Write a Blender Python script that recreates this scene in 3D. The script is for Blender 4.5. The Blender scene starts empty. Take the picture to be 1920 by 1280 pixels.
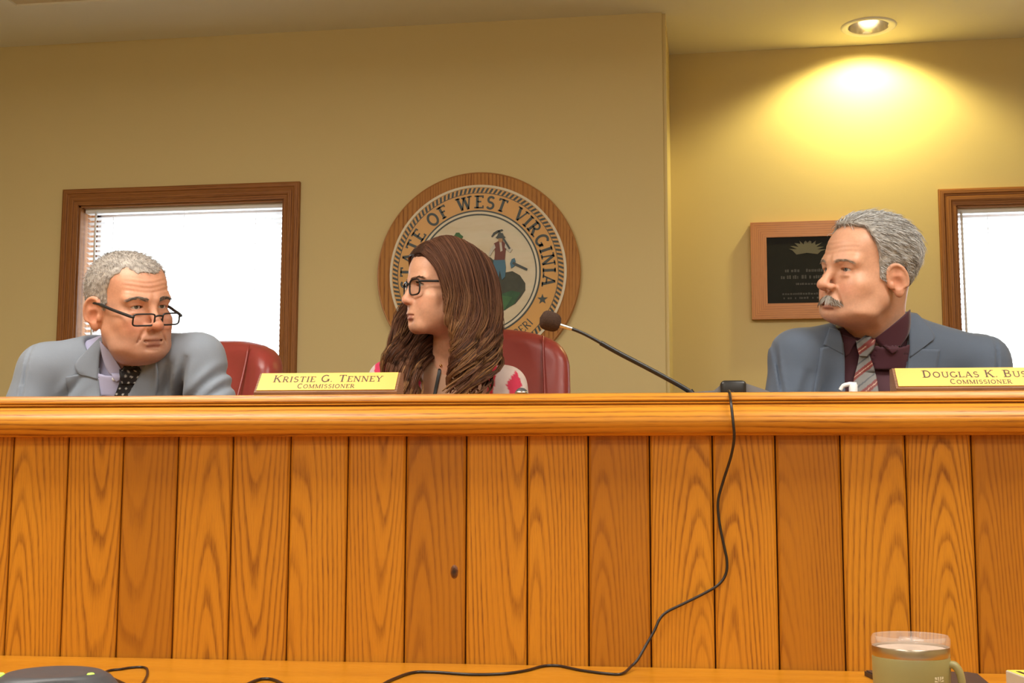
import bpy, bmesh, math, random
import numpy as np
from mathutils import Vector, Matrix

random.seed(7)
RNG = np.random.default_rng(11)
SC = bpy.context.scene
COL = SC.collection

# ------------------------------------------------------------------ camera
FPX = 2400.0                       # focal length in pixels of the 1920 wide frame
YAW = math.radians(8.7)            # camera turned to its left of the rear wall's normal
PITCH = math.radians(6.6)
ROLL = math.radians(0.15)
CAMZ = 1.045
cam_data = bpy.data.cameras.new('camera')
cam_data.sensor_width = 36.0
cam_data.lens = FPX / 1920.0 * 36.0
cam_data.clip_start = 0.05
cam = bpy.data.objects.new('camera', cam_data)
COL.objects.link(cam)
cam.location = (0, 0, CAMZ)
cam.rotation_euler = (Matrix.Rotation(YAW, 3, 'Z') @ Matrix.Rotation(math.pi / 2 + PITCH, 3, 'X')
                      @ Matrix.Rotation(ROLL, 3, 'Z')).to_euler()
SC.camera = cam

# ------------------------------------------------------------------ world, exposure, room lights
SC.view_settings.view_transform = 'Standard'
SC.view_settings.look = 'None'
SC.view_settings.gamma = 1.0
SC.view_settings.use_curve_mapping = False
SC.view_settings.exposure = 0.0
world = bpy.data.worlds.new('overcast_sky')
SC.world = world
world.use_nodes = True
wn = world.node_tree.nodes['Background']
wn.inputs[0].default_value = (0.88, 0.95, 1.0, 1)
wn.inputs[1].default_value = 6.5

CEIL = 2.63
WALL_Y = 4.15          # front of the middle rear wall
RECESS_Y = 4.575       # front of the recessed wall
CORNER_X = -0.132
ROOM = (-3.3, 2.9, -4.2)   # x0, x1, y0


def area(name, loc, sx, sy, power, col, rot=(0, 0, 0)):
    l = bpy.data.lights.new(name, 'AREA')
    l.shape = 'RECTANGLE'
    l.size, l.size_y = sx, sy
    l.energy = power
    l.color = col
    o = bpy.data.objects.new(name, l)
    COL.objects.link(o)
    o.location = loc
    o.rotation_euler = rot
    return o


TROFFERS = [(-1.35, 1.75), (0.95, 1.75), (-1.35, -0.3), (0.95, -0.3), (-1.35, -2.4), (0.95, -2.4)]
for (tx, ty) in TROFFERS:
    area('ceiling_troffer_light', (tx, ty, CEIL - 0.118), 1.15, 0.55, 27.0 if ty > 1 else 20.0, (1.0, 0.955, 0.89))

# ------------------------------------------------------------------ pixel to place
FWD = Vector((-math.sin(YAW), math.cos(YAW), 0))
RGT = Vector((math.cos(YAW), math.sin(YAW), 0))
CAMP = Vector((0, 0, CAMZ))


def ray(px, py):
    u = (px - 960) / FPX
    v = (640 - py) / FPX
    k = math.cos(PITCH) - v * math.sin(PITCH)
    return FWD + RGT * (u / k) + Vector((0, 0, (math.sin(PITCH) + v * math.cos(PITCH)) / k))


def pt(px, py, d):
    return CAMP + ray(px, py) * d


def on_y(px, py, y):
    r = ray(px, py)
    return CAMP + r * (y / r.y)


def on_z(px, py, z):
    r = ray(px, py)
    return CAMP + r * ((z - CAMZ) / r.z)


# ------------------------------------------------------------------ object helpers
def link(o, parent=None):
    COL.objects.link(o)
    if parent is not None:
        o.parent = parent
    return o


def tag(o, label=None, cat=None, group=None, kind=None):
    if label:
        o['label'] = label
    if cat:
        o['category'] = cat
    if group:
        o['group'] = group
    if kind:
        o['kind'] = kind
    return o


def empty(name, loc=(0, 0, 0), rz=0.0):
    o = bpy.data.objects.new(name, None)
    o.empty_display_size = 0.1
    COL.objects.link(o)
    o.location = loc
    o.rotation_euler = (0, 0, rz)
    return o


class MB:
    """collects shapes into one mesh"""

    def __init__(self):
        self.v, self.f, self.c, self.mi = [], [], [], []
        self.col = (1, 1, 1)
        self.m = 0

    def add(self, vs, fs):
        o = len(self.v)
        self.v += [tuple(p) for p in vs]
        self.c += [self.col] * len(vs)
        self.f += [tuple(i + o for i in f) for f in fs]
        self.mi += [self.m] * len(fs)
        return self

    def box(self, x0, x1, y0, y1, z0, z1, M=None):
        vs = [Vector((x, y, z)) for z in (z0, z1) for y in (y0, y1) for x in (x0, x1)]
        if M is not None:
            vs = [M @ p for p in vs]
        return self.add(vs, [(0, 2, 3, 1), (4, 5, 7, 6), (0, 1, 5, 4), (2, 6, 7, 3), (0, 4, 6, 2), (1, 3, 7, 5)])

    def bbox(self, x0, x1, y0, y1, z0, z1, b=0.004, seg=2, M=None):
        """bevelled box"""
        bm = bmesh.new()
        bmesh.ops.create_cube(bm, size=1.0)
        for p in bm.verts:
            p.co = Vector(((x0 + x1) / 2 + p.co.x * (x1 - x0), (y0 + y1) / 2 + p.co.y * (y1 - y0),
                           (z0 + z1) / 2 + p.co.z * (z1 - z0)))
        bmesh.ops.bevel(bm, geom=bm.edges[:], offset=b, segments=seg, affect='EDGES', profile=0.5)
        bm.verts.index_update()
        vs = [p.co.copy() for p in bm.verts]
        fs = [[q.index for q in f.verts] for f in bm.faces]
        bm.free()
        if M is not None:
            vs = [M @ p for p in vs]
        return self.add(vs, fs)

    def prism(self, poly, axis, a, b, M=None):
        """extrude a closed 2d polygon along axis ('x','y','z') from a to b"""
        n = len(poly)

        def mk(p, t):
            if axis == 'x':
                return Vector((t, p[0], p[1]))
            if axis == 'y':
                return Vector((p[0], t, p[1]))
            return Vector((p[0], p[1], t))
        vs = [mk(p, a) for p in poly] + [mk(p, b) for p in poly]
        if M is not None:
            vs = [M @ p for p in vs]
        fs = [(i, (i + 1) % n, n + (i + 1) % n, n + i) for i in range(n)]
        fs += [tuple(range(n - 1, -1, -1)), tuple(range(n, 2 * n))]
        return self.add(vs, fs)

    def lathe(self, prof, n=32, M=None, a0=0.0, a1=2 * math.pi):
        """prof: (r, z) list turned about z"""
        full = abs(a1 - a0 - 2 * math.pi) < 1e-6
        m = n if full else n + 1
        vs = []
        for i in range(m):
            a = a0 + (a1 - a0) * i / n
            for r, z in prof:
                p = Vector((r * math.cos(a), r * math.sin(a), z))
                vs.append(M @ p if M is not None else p)
        k = len(prof)
        fs = []
        for i in range(n):
            j = (i + 1) % m
            for q in range(k - 1):
                fs.append((i * k + q, j * k + q, j * k + q + 1, i * k + q + 1))
        return self.add(vs, fs)

    def tube(self, pts, r, n=8, closed=False, caps=True, M=None):
        pts = [Vector(p) for p in pts]
        if M is not None:
            pts = [M @ p for p in pts]
        N = len(pts)
        rr = r if isinstance(r, (list, tuple)) else [r] * N
        vs, up = [], None
        for i in range(N):
            t = (pts[(i + 1) % N] - pts[i - 1]) if closed else (pts[min(i + 1, N - 1)] - pts[max(i - 1, 0)])
            if t.length < 1e-9:
                t = Vector((0, 0, 1))
            t.normalize()
            if up is None:
                up = Vector((0, 0, 1)) if abs(t.z) < 0.9 else Vector((1, 0, 0))
            s = t.cross(up)
            if s.length < 1e-6:
                s = t.cross(Vector((1, 0, 0)))
            s.normalize()
            up = s.cross(t).normalized()
            for k in range(n):
                a = 2 * math.pi * k / n
                vs.append(pts[i] + (s * math.cos(a) + up * math.sin(a)) * rr[i])
        fs = []
        for i in range(N if closed else N - 1):
            j = (i + 1) % N
            for k in range(n):
                q = (k + 1) % n
                fs.append((i * n + k, i * n + q, j * n + q, j * n + k))
        if caps and not closed:
            fs.append(tuple(range(n - 1, -1, -1)))
            fs.append(tuple((N - 1) * n + k for k in range(n)))
        return self.add(vs, fs)

    def build(self, name, mats, parent=None, smooth=False, angle=None, loc=None, col=False):
        me = bpy.data.meshes.new(name)
        me.from_pydata([tuple(p) for p in self.v], [], self.f)
        if not isinstance(mats, (list, tuple)):
            mats = [mats]
        for m in mats:
            me.materials.append(m)
        if len(mats) > 1:
            me.polygons.foreach_set('material_index', self.mi)
        bm = bmesh.new()
        bm.from_mesh(me)
        bmesh.ops.recalc_face_normals(bm, faces=bm.faces[:])
        bm.to_mesh(me)
        bm.free()
        if smooth:
            me.polygons.foreach_set('use_smooth', [True] * len(me.polygons))
            if angle is not None:
                try:
                    me.set_sharp_from_angle(angle=math.radians(angle))
                except Exception:
                    pass
        if col:
            at = me.color_attributes.new('Col', 'FLOAT_COLOR', 'POINT')
            at.data.foreach_set('color', np.array([(c[0], c[1], c[2], 1) for c in self.c], dtype=np.float32).ravel())
        me.update()
        o = bpy.data.objects.new(name, me)
        if loc is not None:
            o.location = loc
        return link(o, parent)


def catmull(pts, n=8, closed=False):
    P = [Vector(p) for p in pts]
    out = []
    N = len(P)
    rng = range(N) if closed else range(N - 1)
    for i in rng:
        p0 = P[(i - 1) % N] if closed or i > 0 else P[0] * 2 - P[1]
        p1, p2 = P[i], P[(i + 1) % N]
        p3 = P[(i + 2) % N] if closed or i + 2 < N else P[-1] * 2 - P[-2]
        for k in range(n):
            t = k / n
            out.append(0.5 * ((2 * p1) + (p2 - p0) * t + (2 * p0 - 5 * p1 + 4 * p2 - p3) * t * t
                              + (3 * p1 - p0 - 3 * p2 + p3) * t ** 3))
    if not closed:
        out.append(P[-1].copy())
    return out


# ------------------------------------------------------------------ materials
def srgb(r, g, b):
    def f(c):
        c /= 255.0
        return c / 12.92 if c <= 0.04045 else ((c + 0.055) / 1.055) ** 2.4
    return (f(r), f(g), f(b))


class NT:
    def __init__(self, name):
        self.mat = bpy.data.materials.new(name)
        self.mat.use_nodes = True
        self.t = self.mat.node_tree
        self.bsdf = self.t.nodes['Principled BSDF']

    def n(self, typ, **kw):
        nd = self.t.nodes.new(typ)
        for k, v in kw.items():
            setattr(nd, k, v)
        return nd

    def l(self, a, b):
        self.t.links.new(a, b)

    def math(self, op, a, b=None, c=None):
        nd = self.n('ShaderNodeMath', operation=op)
        for i, v in enumerate((a, b, c)):
            if v is None:
                continue
            if isinstance(v, (int, float)):
                nd.inputs[i].default_value = v
            else:
                self.l(v, nd.inputs[i])
        return nd.outputs[0]

    def mix(self, fac, a, b, typ='MIX'):
        nd = self.n('ShaderNodeMix', data_type='RGBA', blend_type=typ)
        for sock, v in ((nd.inputs[0], fac), (nd.inputs[6], a), (nd.inputs[7], b)):
            if isinstance(v, (int, float)):
                sock.default_value = v
            elif isinstance(v, (tuple, list)):
                sock.default_value = (v[0], v[1], v[2], 1)
            else:
                self.l(v, sock)
        return nd.outputs[2]

    def noise(self, vec, scale, detail=3, rough=0.55, dist=0.0):
        nd = self.n('ShaderNodeTexNoise')
        nd.inputs['Scale'].default_value = scale
        nd.inputs['Detail'].default_value = detail
        nd.inputs['Roughness'].default_value = rough
        nd.inputs['Distortion'].default_value = dist
        if vec is not None:
            self.l(vec, nd.inputs['Vector'])
        return nd.outputs['Fac']

    def mapped(self, vec, scale=(1, 1, 1), loc=(0, 0, 0)):
        nd = self.n('ShaderNodeMapping')
        nd.inputs['Scale'].default_value = scale
        nd.inputs['Location'].default_value = loc
        self.l(vec, nd.inputs['Vector'])
        return nd.outputs[0]

    def ramp(self, fac, stops):
        nd = self.n('ShaderNodeValToRGB')
        el = nd.color_ramp.elements
        while len(el) > 1:
            el.remove(el[-1])
        for i, (p, c) in enumerate(stops):
            e = el[0] if i == 0 else el.new(p)
            e.position = p
            e.color = (c[0], c[1], c[2], 1) if isinstance(c, (tuple, list)) else (c, c, c, 1)
        self.l(fac, nd.inputs[0])
        return nd.outputs[0]

    def bump(self, h, strength=0.2, dist=0.002):
        nd = self.n('ShaderNodeBump')
        nd.inputs['Strength'].default_value = strength
        nd.inputs['Distance'].default_value = dist
        self.l(h, nd.inputs['Height'])
        self.l(nd.outputs[0], self.bsdf.inputs['Normal'])

    def set(self, **kw):
        names = dict(col='Base Color', rough='Roughness', metal='Metallic', spec='Specular IOR Level',
                     coat='Coat Weight', coatr='Coat Roughness', trans='Transmission Weight', ior='IOR',
                     sss='Subsurface Weight', sheen='Sheen Weight', alpha='Alpha', emit='Emission Color',
                     emits='Emission Strength')
        for k, v in kw.items():
            s = self.bsdf.inputs[names[k]]
            if isinstance(v, (int, float)):
                s.default_value = v
            elif isinstance(v, (tuple, list)):
                s.default_value = (v[0], v[1], v[2], 1)
            else:
                self.l(v, s)
        return self


def plain(name, col, rough=0.5, metal=0.0, spec=0.5, var=0.06, scale=25.0, bump=0.0, bscale=200.0, **kw):
    t = NT(name)
    tc = t.n('ShaderNodeTexCoord').outputs['Object']
    nz = t.noise(tc, scale, 3)
    lo = tuple(c * (1 - var) for c in col)
    hi = tuple(min(1, c * (1 + var)) for c in col)
    t.set(col=t.mix(nz, lo, hi), rough=rough, metal=metal, spec=spec, **kw)
    if bump > 0:
        t.bump(t.noise(tc, bscale, 2), bump, 0.001)
    return t.mat


def vcol(name, rough=0.5, spec=0.4, var=0.05, scale=60.0, bump=0.0, bscale=300.0, **kw):
    t = NT(name)
    tc = t.n('ShaderNodeTexCoord').outputs['Object']
    at = t.n('ShaderNodeVertexColor', layer_name='Col').outputs[0]
    nz = t.ramp(t.noise(tc, scale, 4), [(0.3, 1 - var), (0.7, 1 + var)])
    t.set(col=t.mix(1.0, at, nz, 'MULTIPLY'), rough=rough, spec=spec, **kw)
    if bump > 0:
        t.bump(t.noise(tc, bscale, 2), bump, 0.001)
    return t.mat


def wood(name, light, mid, dark, axis='z', objcol=False, ring=0.0052, slope=0.06, d0=0.03, x0=0.0, rough=0.3,
         contrast=1.0, coat=0.25, seed=0.0):
    """flat sawn oak: growth rings about a slightly tilted pith, so the face shows nested arches"""
    t = NT(name)
    tc = t.n('ShaderNodeTexCoord').outputs['Object']
    sp = t.n('ShaderNodeSeparateXYZ')
    t.l(tc, sp.inputs[0])
    X, Y, Z = sp.outputs
    if axis == 'x':
        a, b, c = Z, Y, X          # a across the face, b depth, c along the grain
    elif axis == 'y':
        a, b, c = X, Z, Y
    else:
        a, b, c = X, Y, Z
    if objcol:
        oc = t.n('ShaderNodeSeparateColor')
        t.l(t.n('ShaderNodeObjectInfo').outputs['Color'], oc.inputs[0])
        px = t.math('MULTIPLY', t.math('SUBTRACT', oc.outputs[0], 0.5), 0.12)
        sl = t.math('MULTIPLY', t.math('SUBTRACT', oc.outputs[1], 0.5), 0.22)
        tint = oc.outputs[2]
    else:
        px, sl, tint = x0, slope, None
    cmb = t.n('ShaderNodeCombineXYZ')
    t.l(a, cmb.inputs[0])
    t.l(b, cmb.inputs[1])
    t.l(t.math('MULTIPLY', c, 0.16), cmb.inputs[2])
    if objcol:
        off = t.n('ShaderNodeVectorMath', operation='ADD')
        t.l(cmb.outputs[0], off.inputs[0])
        o2 = t.n('ShaderNodeCombineXYZ')
        t.l(t.math('MULTIPLY', t.n('ShaderNodeObjectInfo').outputs['Random'], 40.0), o2.inputs[1])
        t.l(o2.outputs[0], off.inputs[1])
        v = off.outputs[0]
    else:
        v = t.mapped(cmb.outputs[0], loc=(seed, seed * 1.7, 0))
    warp = t.math('MULTIPLY', t.math('SUBTRACT', t.noise(v, 9.0, 2), 0.5), 0.034)
    warp2 = t.math('MULTIPLY', t.math('SUBTRACT', t.noise(v, 60.0, 3), 0.5), 0.0034)
    xx = t.math('ADD', t.math('ADD', a, px), t.math('MULTIPLY', warp, 0.5))
    dd = t.math('ADD', t.math('ADD', t.math('MULTIPLY', c, sl), d0), t.math('ADD', b, warp))
    R = t.math('SQRT', t.math('ADD', t.math('MULTIPLY', xx, xx), t.math('MULTIPLY', dd, dd)))
    R = t.math('ADD', R, warp2)
    if objcol:
        rnd = t.math('ADD', t.math('MULTIPLY', t.math('FRACT', t.math('MULTIPLY', tint, 7.31)), 0.9), 0.95)
        R = t.math('DIVIDE', R, rnd)
    ph = t.math('FRACT', t.math('DIVIDE', R, ring))
    rings = t.ramp(ph, [(0.0, 0.95), (0.16, 0.72), (0.30, 0.22), (0.55, 0.0), (0.86, 0.12), (1.0, 0.95)])
    # long fine pores
    cmb2 = t.n('ShaderNodeCombineXYZ')
    t.l(t.math('MULTIPLY', a, 520.0), cmb2.inputs[0])
    t.l(t.math('MULTIPLY', b, 520.0), cmb2.inputs[1])
    t.l(t.math('MULTIPLY', c, 26.0), cmb2.inputs[2])
    pores = t.ramp(t.noise(cmb2.outputs[0], 1.0, 2, 0.6), [(0.46, 0.0), (0.66, 1.0)])
    broad = t.noise(v, 14.0, 2)
    rings = t.math('MULTIPLY', rings, t.ramp(t.noise(t.mapped(v, loc=(3.1, 0, 1.7)), 22.0, 2), [(0.32, 0.35), (0.62, 1.0)]))
    f = t.math('MULTIPLY', t.math('ADD', t.math('MULTIPLY', rings, 0.78),
                                  t.math('MULTIPLY', pores, t.math('ADD', t.math('MULTIPLY', rings, 0.35), 0.16))),
               contrast)
    base = t.mix(broad, light, mid)
    if tint is not None:
        base = t.mix(t.math('MULTIPLY', tint, 0.9), base, mid)
        base = t.mix(t.math('MULTIPLY', t.math('GREATER_THAN', tint, 0.8), 0.35), base, dark)
    col = t.mix(f, base, dark)
    t.set(col=col, rough=t.math('ADD', t.math('MULTIPLY', pores, 0.12), rough), spec=0.28, coat=coat, coatr=0.22)
    t.bump(t.math('SUBTRACT', 1.0, t.math('ADD', t.math('MULTIPLY', pores, 0.6), t.math('MULTIPLY', rings, 0.4))), 0.12, 0.0006)
    return t.mat


M_WALL = plain('beige_wall_paint', (0.64, 0.515, 0.258), rough=0.85, spec=0.2, var=0.03, scale=1.6, bump=0.12, bscale=260)
M_CEIL = plain('ceiling_paint', (0.80, 0.76, 0.62), rough=0.9, spec=0.2, var=0.02, scale=2.0, bump=0.1, bscale=180)
M_CARPET = plain('carpet', (0.36, 0.31, 0.24), rough=0.95, spec=0.1, var=0.25, scale=300, bump=0.5, bscale=900)
M_OAK_PLANK = wood('oak_plank', (0.66, 0.285, 0.020), (0.53, 0.205, 0.013), (0.27, 0.090, 0.007), 'z', objcol=True, coat=0.08, rough=0.36)
M_OAK_RAIL = wood('oak_rail', (0.68, 0.295, 0.026), (0.52, 0.20, 0.016), (0.25, 0.080, 0.008), 'x', ring=0.0085, slope=0.035,
                  d0=0.05, rough=0.36, coat=0.12)
M_OAK_TABLE = wood('oak_table', (0.54, 0.225, 0.014), (0.46, 0.178, 0.010), (0.33, 0.11, 0.007), 'x', ring=0.012, slope=0.02,
                   d0=0.2, rough=0.3, contrast=0.45, coat=0.1, seed=3.0)
M_OAK_TRIM = wood('oak_trim', (0.37, 0.155, 0.042), (0.29, 0.11, 0.028), (0.13, 0.042, 0.012), 'z', ring=0.007, slope=0.02,
                  rough=0.5, seed=1.3, coat=0.0)
M_OAK_TRIM_X = wood('oak_trim_level', (0.37, 0.155, 0.042), (0.29, 0.11, 0.028), (0.13, 0.042, 0.012), 'x', ring=0.007,
                    slope=0.02, rough=0.5, seed=2.1, coat=0.0)
M_OAK_SEAL = wood('oak_seal', (0.52, 0.25, 0.062), (0.41, 0.175, 0.04), (0.20, 0.07, 0.018), 'z', ring=0.009, slope=0.05,
                  rough=0.6, objcol=True, coat=0.0)
M_WHITE = plain('white_vinyl', (0.80, 0.80, 0.80), rough=0.45, var=0.02)
M_BLACK = plain('black_plastic', (0.012, 0.012, 0.013), rough=0.38, var=0.2)
M_DARKGREY = plain('charcoal_plastic', (0.055, 0.058, 0.066), rough=0.45, var=0.15, bump=0.2, bscale=900)
M_STEEL = plain('brushed_steel', (0.62, 0.60, 0.56), rough=0.28, metal=1.0, var=0.08, scale=90)
# ================================================================== the room
def struct(name, mb, mats, parent=None, **kw):
    o = mb.build(name, mats, parent, **kw)
    if parent is None:
        o['kind'] = 'structure'
    return o


X0, X1, Y0 = ROOM
struct('floor', MB().box(X0, X1, Y0, 5.0, -0.1, 0.0), M_CARPET)
struct('floor_platform', MB().box(X0, X1, 2.62, RECESS_Y, 0.0, 0.28), M_CARPET)
dl = on_z(1627, 48, CEIL)
hh = 0.066
struct('ceiling', MB().box(X0, dl.x - hh, Y0, 5.0, CEIL, CEIL + 0.1).box(dl.x + hh, X1, Y0, 5.0, CEIL, CEIL + 0.1)
       .box(dl.x - hh, dl.x + hh, Y0, dl.y - hh, CEIL, CEIL + 0.1).box(dl.x - hh, dl.x + hh, dl.y + hh, 5.0, CEIL, CEIL + 0.1), M_CEIL)
struct('wall_left', MB().box(X0 - 0.1, X0, Y0, 5.0, 0, CEIL), M_WALL)
struct('wall_right', MB().box(X1, X1 + 0.1, Y0, 5.0, 0, CEIL), M_WALL)
struct('wall_front', MB().box(X0, X1, Y0 - 0.1, Y0, 0, CEIL), M_WALL)


def holed_wall(name, x0, x1, y0, y1, z1, hole):
    hx0, hx1, hz0, hz1 = hole
    b = MB()
    b.box(x0, hx0, y0, y1, 0, z1)
    b.box(hx1, x1, y0, y1, 0, z1)
    b.box(hx0, hx1, y0, y1, 0, hz0)
    b.box(hx0, hx1, y0, y1, hz1, z1)
    return struct(name, b, M_WALL)


# window openings read from the photograph (outer edge of the casing)
CW = 0.054       # casing width
wl0 = on_y(110, 500, WALL_Y - 0.02).x
wl1 = on_y(557, 500, WALL_Y - 0.02).x
wlt = on_y(330, 349, WALL_Y - 0.02).z
wr0 = on_y(1763, 450, RECESS_Y - 0.02).x
wr1 = wr0 + (wl1 - wl0)
wrt = on_y(1840, 349, RECESS_Y - 0.02).z
SILL = 1.02
WT = 0.16        # wall thickness
LEFT_HOLE = (wl0 + CW, wl1 - CW, SILL + CW, wlt - CW)
RIGHT_HOLE = (wr0 + CW, wr1 - CW, SILL + CW, wrt - CW)
holed_wall('wall_rear', X0, CORNER_X, WALL_Y, WALL_Y + WT, CEIL, LEFT_HOLE)
# return of the middle wall
struct('wall_return', MB().box(CORNER_X - 0.10, CORNER_X + 0.012, WALL_Y + 0.012, RECESS_Y + 0.02, 0, CEIL), M_WALL)
holed_wall('wall_recess', CORNER_X, X1, RECESS_Y, RECESS_Y + WT, CEIL, RIGHT_HOLE)


def window(n, hole, wy, slat_gap):
    hx0, hx1, hz0, hz1 = hole
    root = empty('window_%d' % n, ((hx0 + hx1) / 2, wy, hz0))
    root['kind'] = 'structure'
    cx, cz = (hx0 + hx1) / 2, hz0
    w, h = hx1 - hx0, hz1 - hz0
    # casing: moulded profile, four mitred lengths
    prof = [(0.0, 0.0), (0.0, -0.016), (0.006, -0.020), (0.016, -0.020), (0.020, -0.016), (0.026, -0.015), (0.030, -0.018),
            (0.040, -0.018), (0.045, -0.013), (CW + 0.004, -0.012), (CW + 0.004, 0.0)]   # from the outside edge inwards

    def side(a, b, inward, mat):
        # a, b: outer corners, mitred at 45 degrees
        A, B = Vector(a), Vector(b)
        along = (B - A).normalized()
        iw = Vector(inward)
        vs = []
        for (s, y) in prof:
            vs.append(A + along * s + iw * s + Vector((0, y, 0)))
        for (s, y) in prof:
            vs.append(B - along * s + iw * s + Vector((0, y, 0)))
        k = len(prof)
        fs = [(i, i + 1, k + i + 1, k + i) for i in range(k - 1)]
        MB().add(vs, fs).build('casing', mat, root, smooth=True, angle=25)
    L, Rr, T, Bt = -w / 2 - CW, w / 2 + CW, h + CW, -CW
    side((L, 0, Bt), (L, 0, T), (1, 0, 0), M_OAK_TRIM)
    side((Rr, 0, Bt), (Rr, 0, T), (-1, 0, 0), M_OAK_TRIM)
    side((L, 0, T), (Rr, 0, T), (0, 0, -1), M_OAK_TRIM_X)
    side((L, 0, Bt), (Rr, 0, Bt), (0, 0, 1), M_OAK_TRIM_X)
    # jambs: wood lining of the opening
    tk = 0.010
    for sx in (-1, 1):
        MB().box(min(sx * w / 2, sx * (w / 2 - tk)), max(sx * w / 2, sx * (w / 2 - tk)), -0.002, WT, 0, h).build('jamb', M_OAK_TRIM, root)
    MB().box(-w / 2, w / 2, -0.002, WT, h - tk, h).build('head_jamb', M_OAK_TRIM_X, root)
    MB().box(-w / 2, w / 2, -0.002, WT, 0, tk).build('stool', M_OAK_TRIM_X, root)
    # white sash far back with glass
    fr = MB()
    e, yb = 0.016, WT - 0.035
    fr.bbox(-w / 2 + tk, -w / 2 + tk + e, yb, yb + 0.03, tk, h - tk, 0.003)
    fr.bbox(w / 2 - tk - e, w / 2 - tk, yb, yb + 0.03, tk, h - tk, 0.003)
    fr.bbox(-w / 2 + tk, w / 2 - tk, yb, yb + 0.03, h - tk - e, h - tk, 0.003)
    fr.bbox(-w / 2 + tk, w / 2 - tk, yb, yb + 0.03, tk, tk + e, 0.003)
    fr.build('sash', M_WHITE, root)
    MB().box(-w / 2 + tk + e, w / 2 - tk - e, yb + 0.012, yb + 0.016, tk + e, h - tk - e).build('pane', M_PANE, root)
    return root, w, h, tk


def glass(name, col=(1, 1, 1), rough=0.0, ior=1.45, thin=True):
    t = NT(name)
    if thin:
        tr = t.n('ShaderNodeBsdfTransparent')
        tr.inputs[0].default_value = (col[0], col[1], col[2], 1)
        gl = t.n('ShaderNodeBsdfGlossy')
        gl.inputs['Roughness'].default_value = 0.02
        mx = t.n('ShaderNodeMixShader')
        mx.inputs[0].default_value = 0.05
        t.l(tr.outputs[0], mx.inputs[1])
        t.l(gl.outputs[0], mx.inputs[2])
        t.l(mx.outputs[0], t.t.nodes['Material Output'].inputs[0])
    else:
        t.set(col=col, rough=rough, trans=1.0, ior=ior)
    return t.mat


M_PANE = glass('window_glass', (0.96, 0.98, 0.98))
M_LENS = glass('spectacle_lens', (0.97, 0.97, 0.98), ior=1.5)
t = NT('blind_slat')
t.set(col=(0.86, 0.86, 0.87), rough=0.4)
trl = t.n('ShaderNodeBsdfTranslucent')
trl.inputs[0].default_value = (0.85, 0.86, 0.88, 1)
mxs = t.n('ShaderNodeMixShader')
mxs.inputs[0].default_value = 0.5
t.l(t.bsdf.outputs[0], mxs.inputs[1])
t.l(trl.outputs[0], mxs.inputs[2])
t.l(mxs.outputs[0], t.t.nodes['Material Output'].inputs[0])
M_SLAT = t.mat


def blind(hole, wy, label, wand_x):
    hx0, hx1, hz0, hz1 = hole
    w, h = hx1 - hx0 - 0.028, hz1 - hz0 - 0.012
    root = empty('venetian_blind', ((hx0 + hx1) / 2, wy + 0.045, hz0 + 0.012))
    tag(root, label, 'window blind', 'slatted window blinds')
    top = h
    MB().bbox(-w / 2, w / 2, -0.022, 0.014, top - 0.026, top, 0.003).build('headrail', M_WHITE, root)
    pitch = 0.0178
    n = int((top - 0.05 - 0.03) / pitch)
    sec = []
    wd = 0.0125
    for k in range(6):
        s = -1 + 2 * k / 5
        sec.append((s * wd, 0.0016 * (1 - s * s)))
    vs, fs = [], []
    ang = math.radians(-12)
    for x in (-w / 2 + 0.004, w / 2 - 0.004):
        for (yy, zz) in sec:
            y2, z2 = yy * math.cos(ang) - zz * math.sin(ang), yy * math.sin(ang) + zz * math.cos(ang)
            vs.append((x, y2, z2))
    for k in range(5):
        fs.append((k, k + 1, 6 + k + 1, 6 + k))
    mb = MB().add(vs, fs)
    first = mb.build('slat', M_SLAT, root, smooth=True)
    sol = first.data
    for i in range(n):
        o = first if i == 0 else bpy.data.objects.new('slat', sol)
        if i:
            link(o, root)
        o.location = (0, 0, top - 0.042 - i * pitch)
    zb = top - 0.042 - n * pitch
    MB().bbox(-w / 2 + 0.003, w / 2 - 0.003, -0.012, 0.012, zb - 0.012, zb, 0.003).build('bottom_rail', M_WHITE, root)
    for fx in (-0.36, 0.0, 0.36):
        c = MB()
        for yy in (-0.0125, 0.0125):
            c.tube([(fx * w, yy, top - 0.02), (fx * w, yy, zb)], 0.0007, 5)
        c.build('ladder_cord', M_WHITE, root)
    wd_ = MB()
    wd_.tube([(wand_x, -0.026, top - 0.02), (wand_x, -0.03, top - 0.06), (wand_x + 0.004, -0.03, 0.12)], 0.004, 8)
    wd_.build('tilt_wand', M_WHITE, root, smooth=True)
    return root


w1 = window(1, LEFT_HOLE, WALL_Y, 0)
w2 = window(2, RIGHT_HOLE, RECESS_Y, 0)
wdt = LEFT_HOLE[1] - LEFT_HOLE[0]
blind(LEFT_HOLE, WALL_Y, 'white slatted blind in the oak-cased window behind the man in the light grey suit', -wdt / 2 + 0.058)
blind(RIGHT_HOLE, RECESS_Y, 'white slatted blind in the oak-cased window of the yellow-lit recess wall', -wdt / 2 + 0.026)

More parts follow.
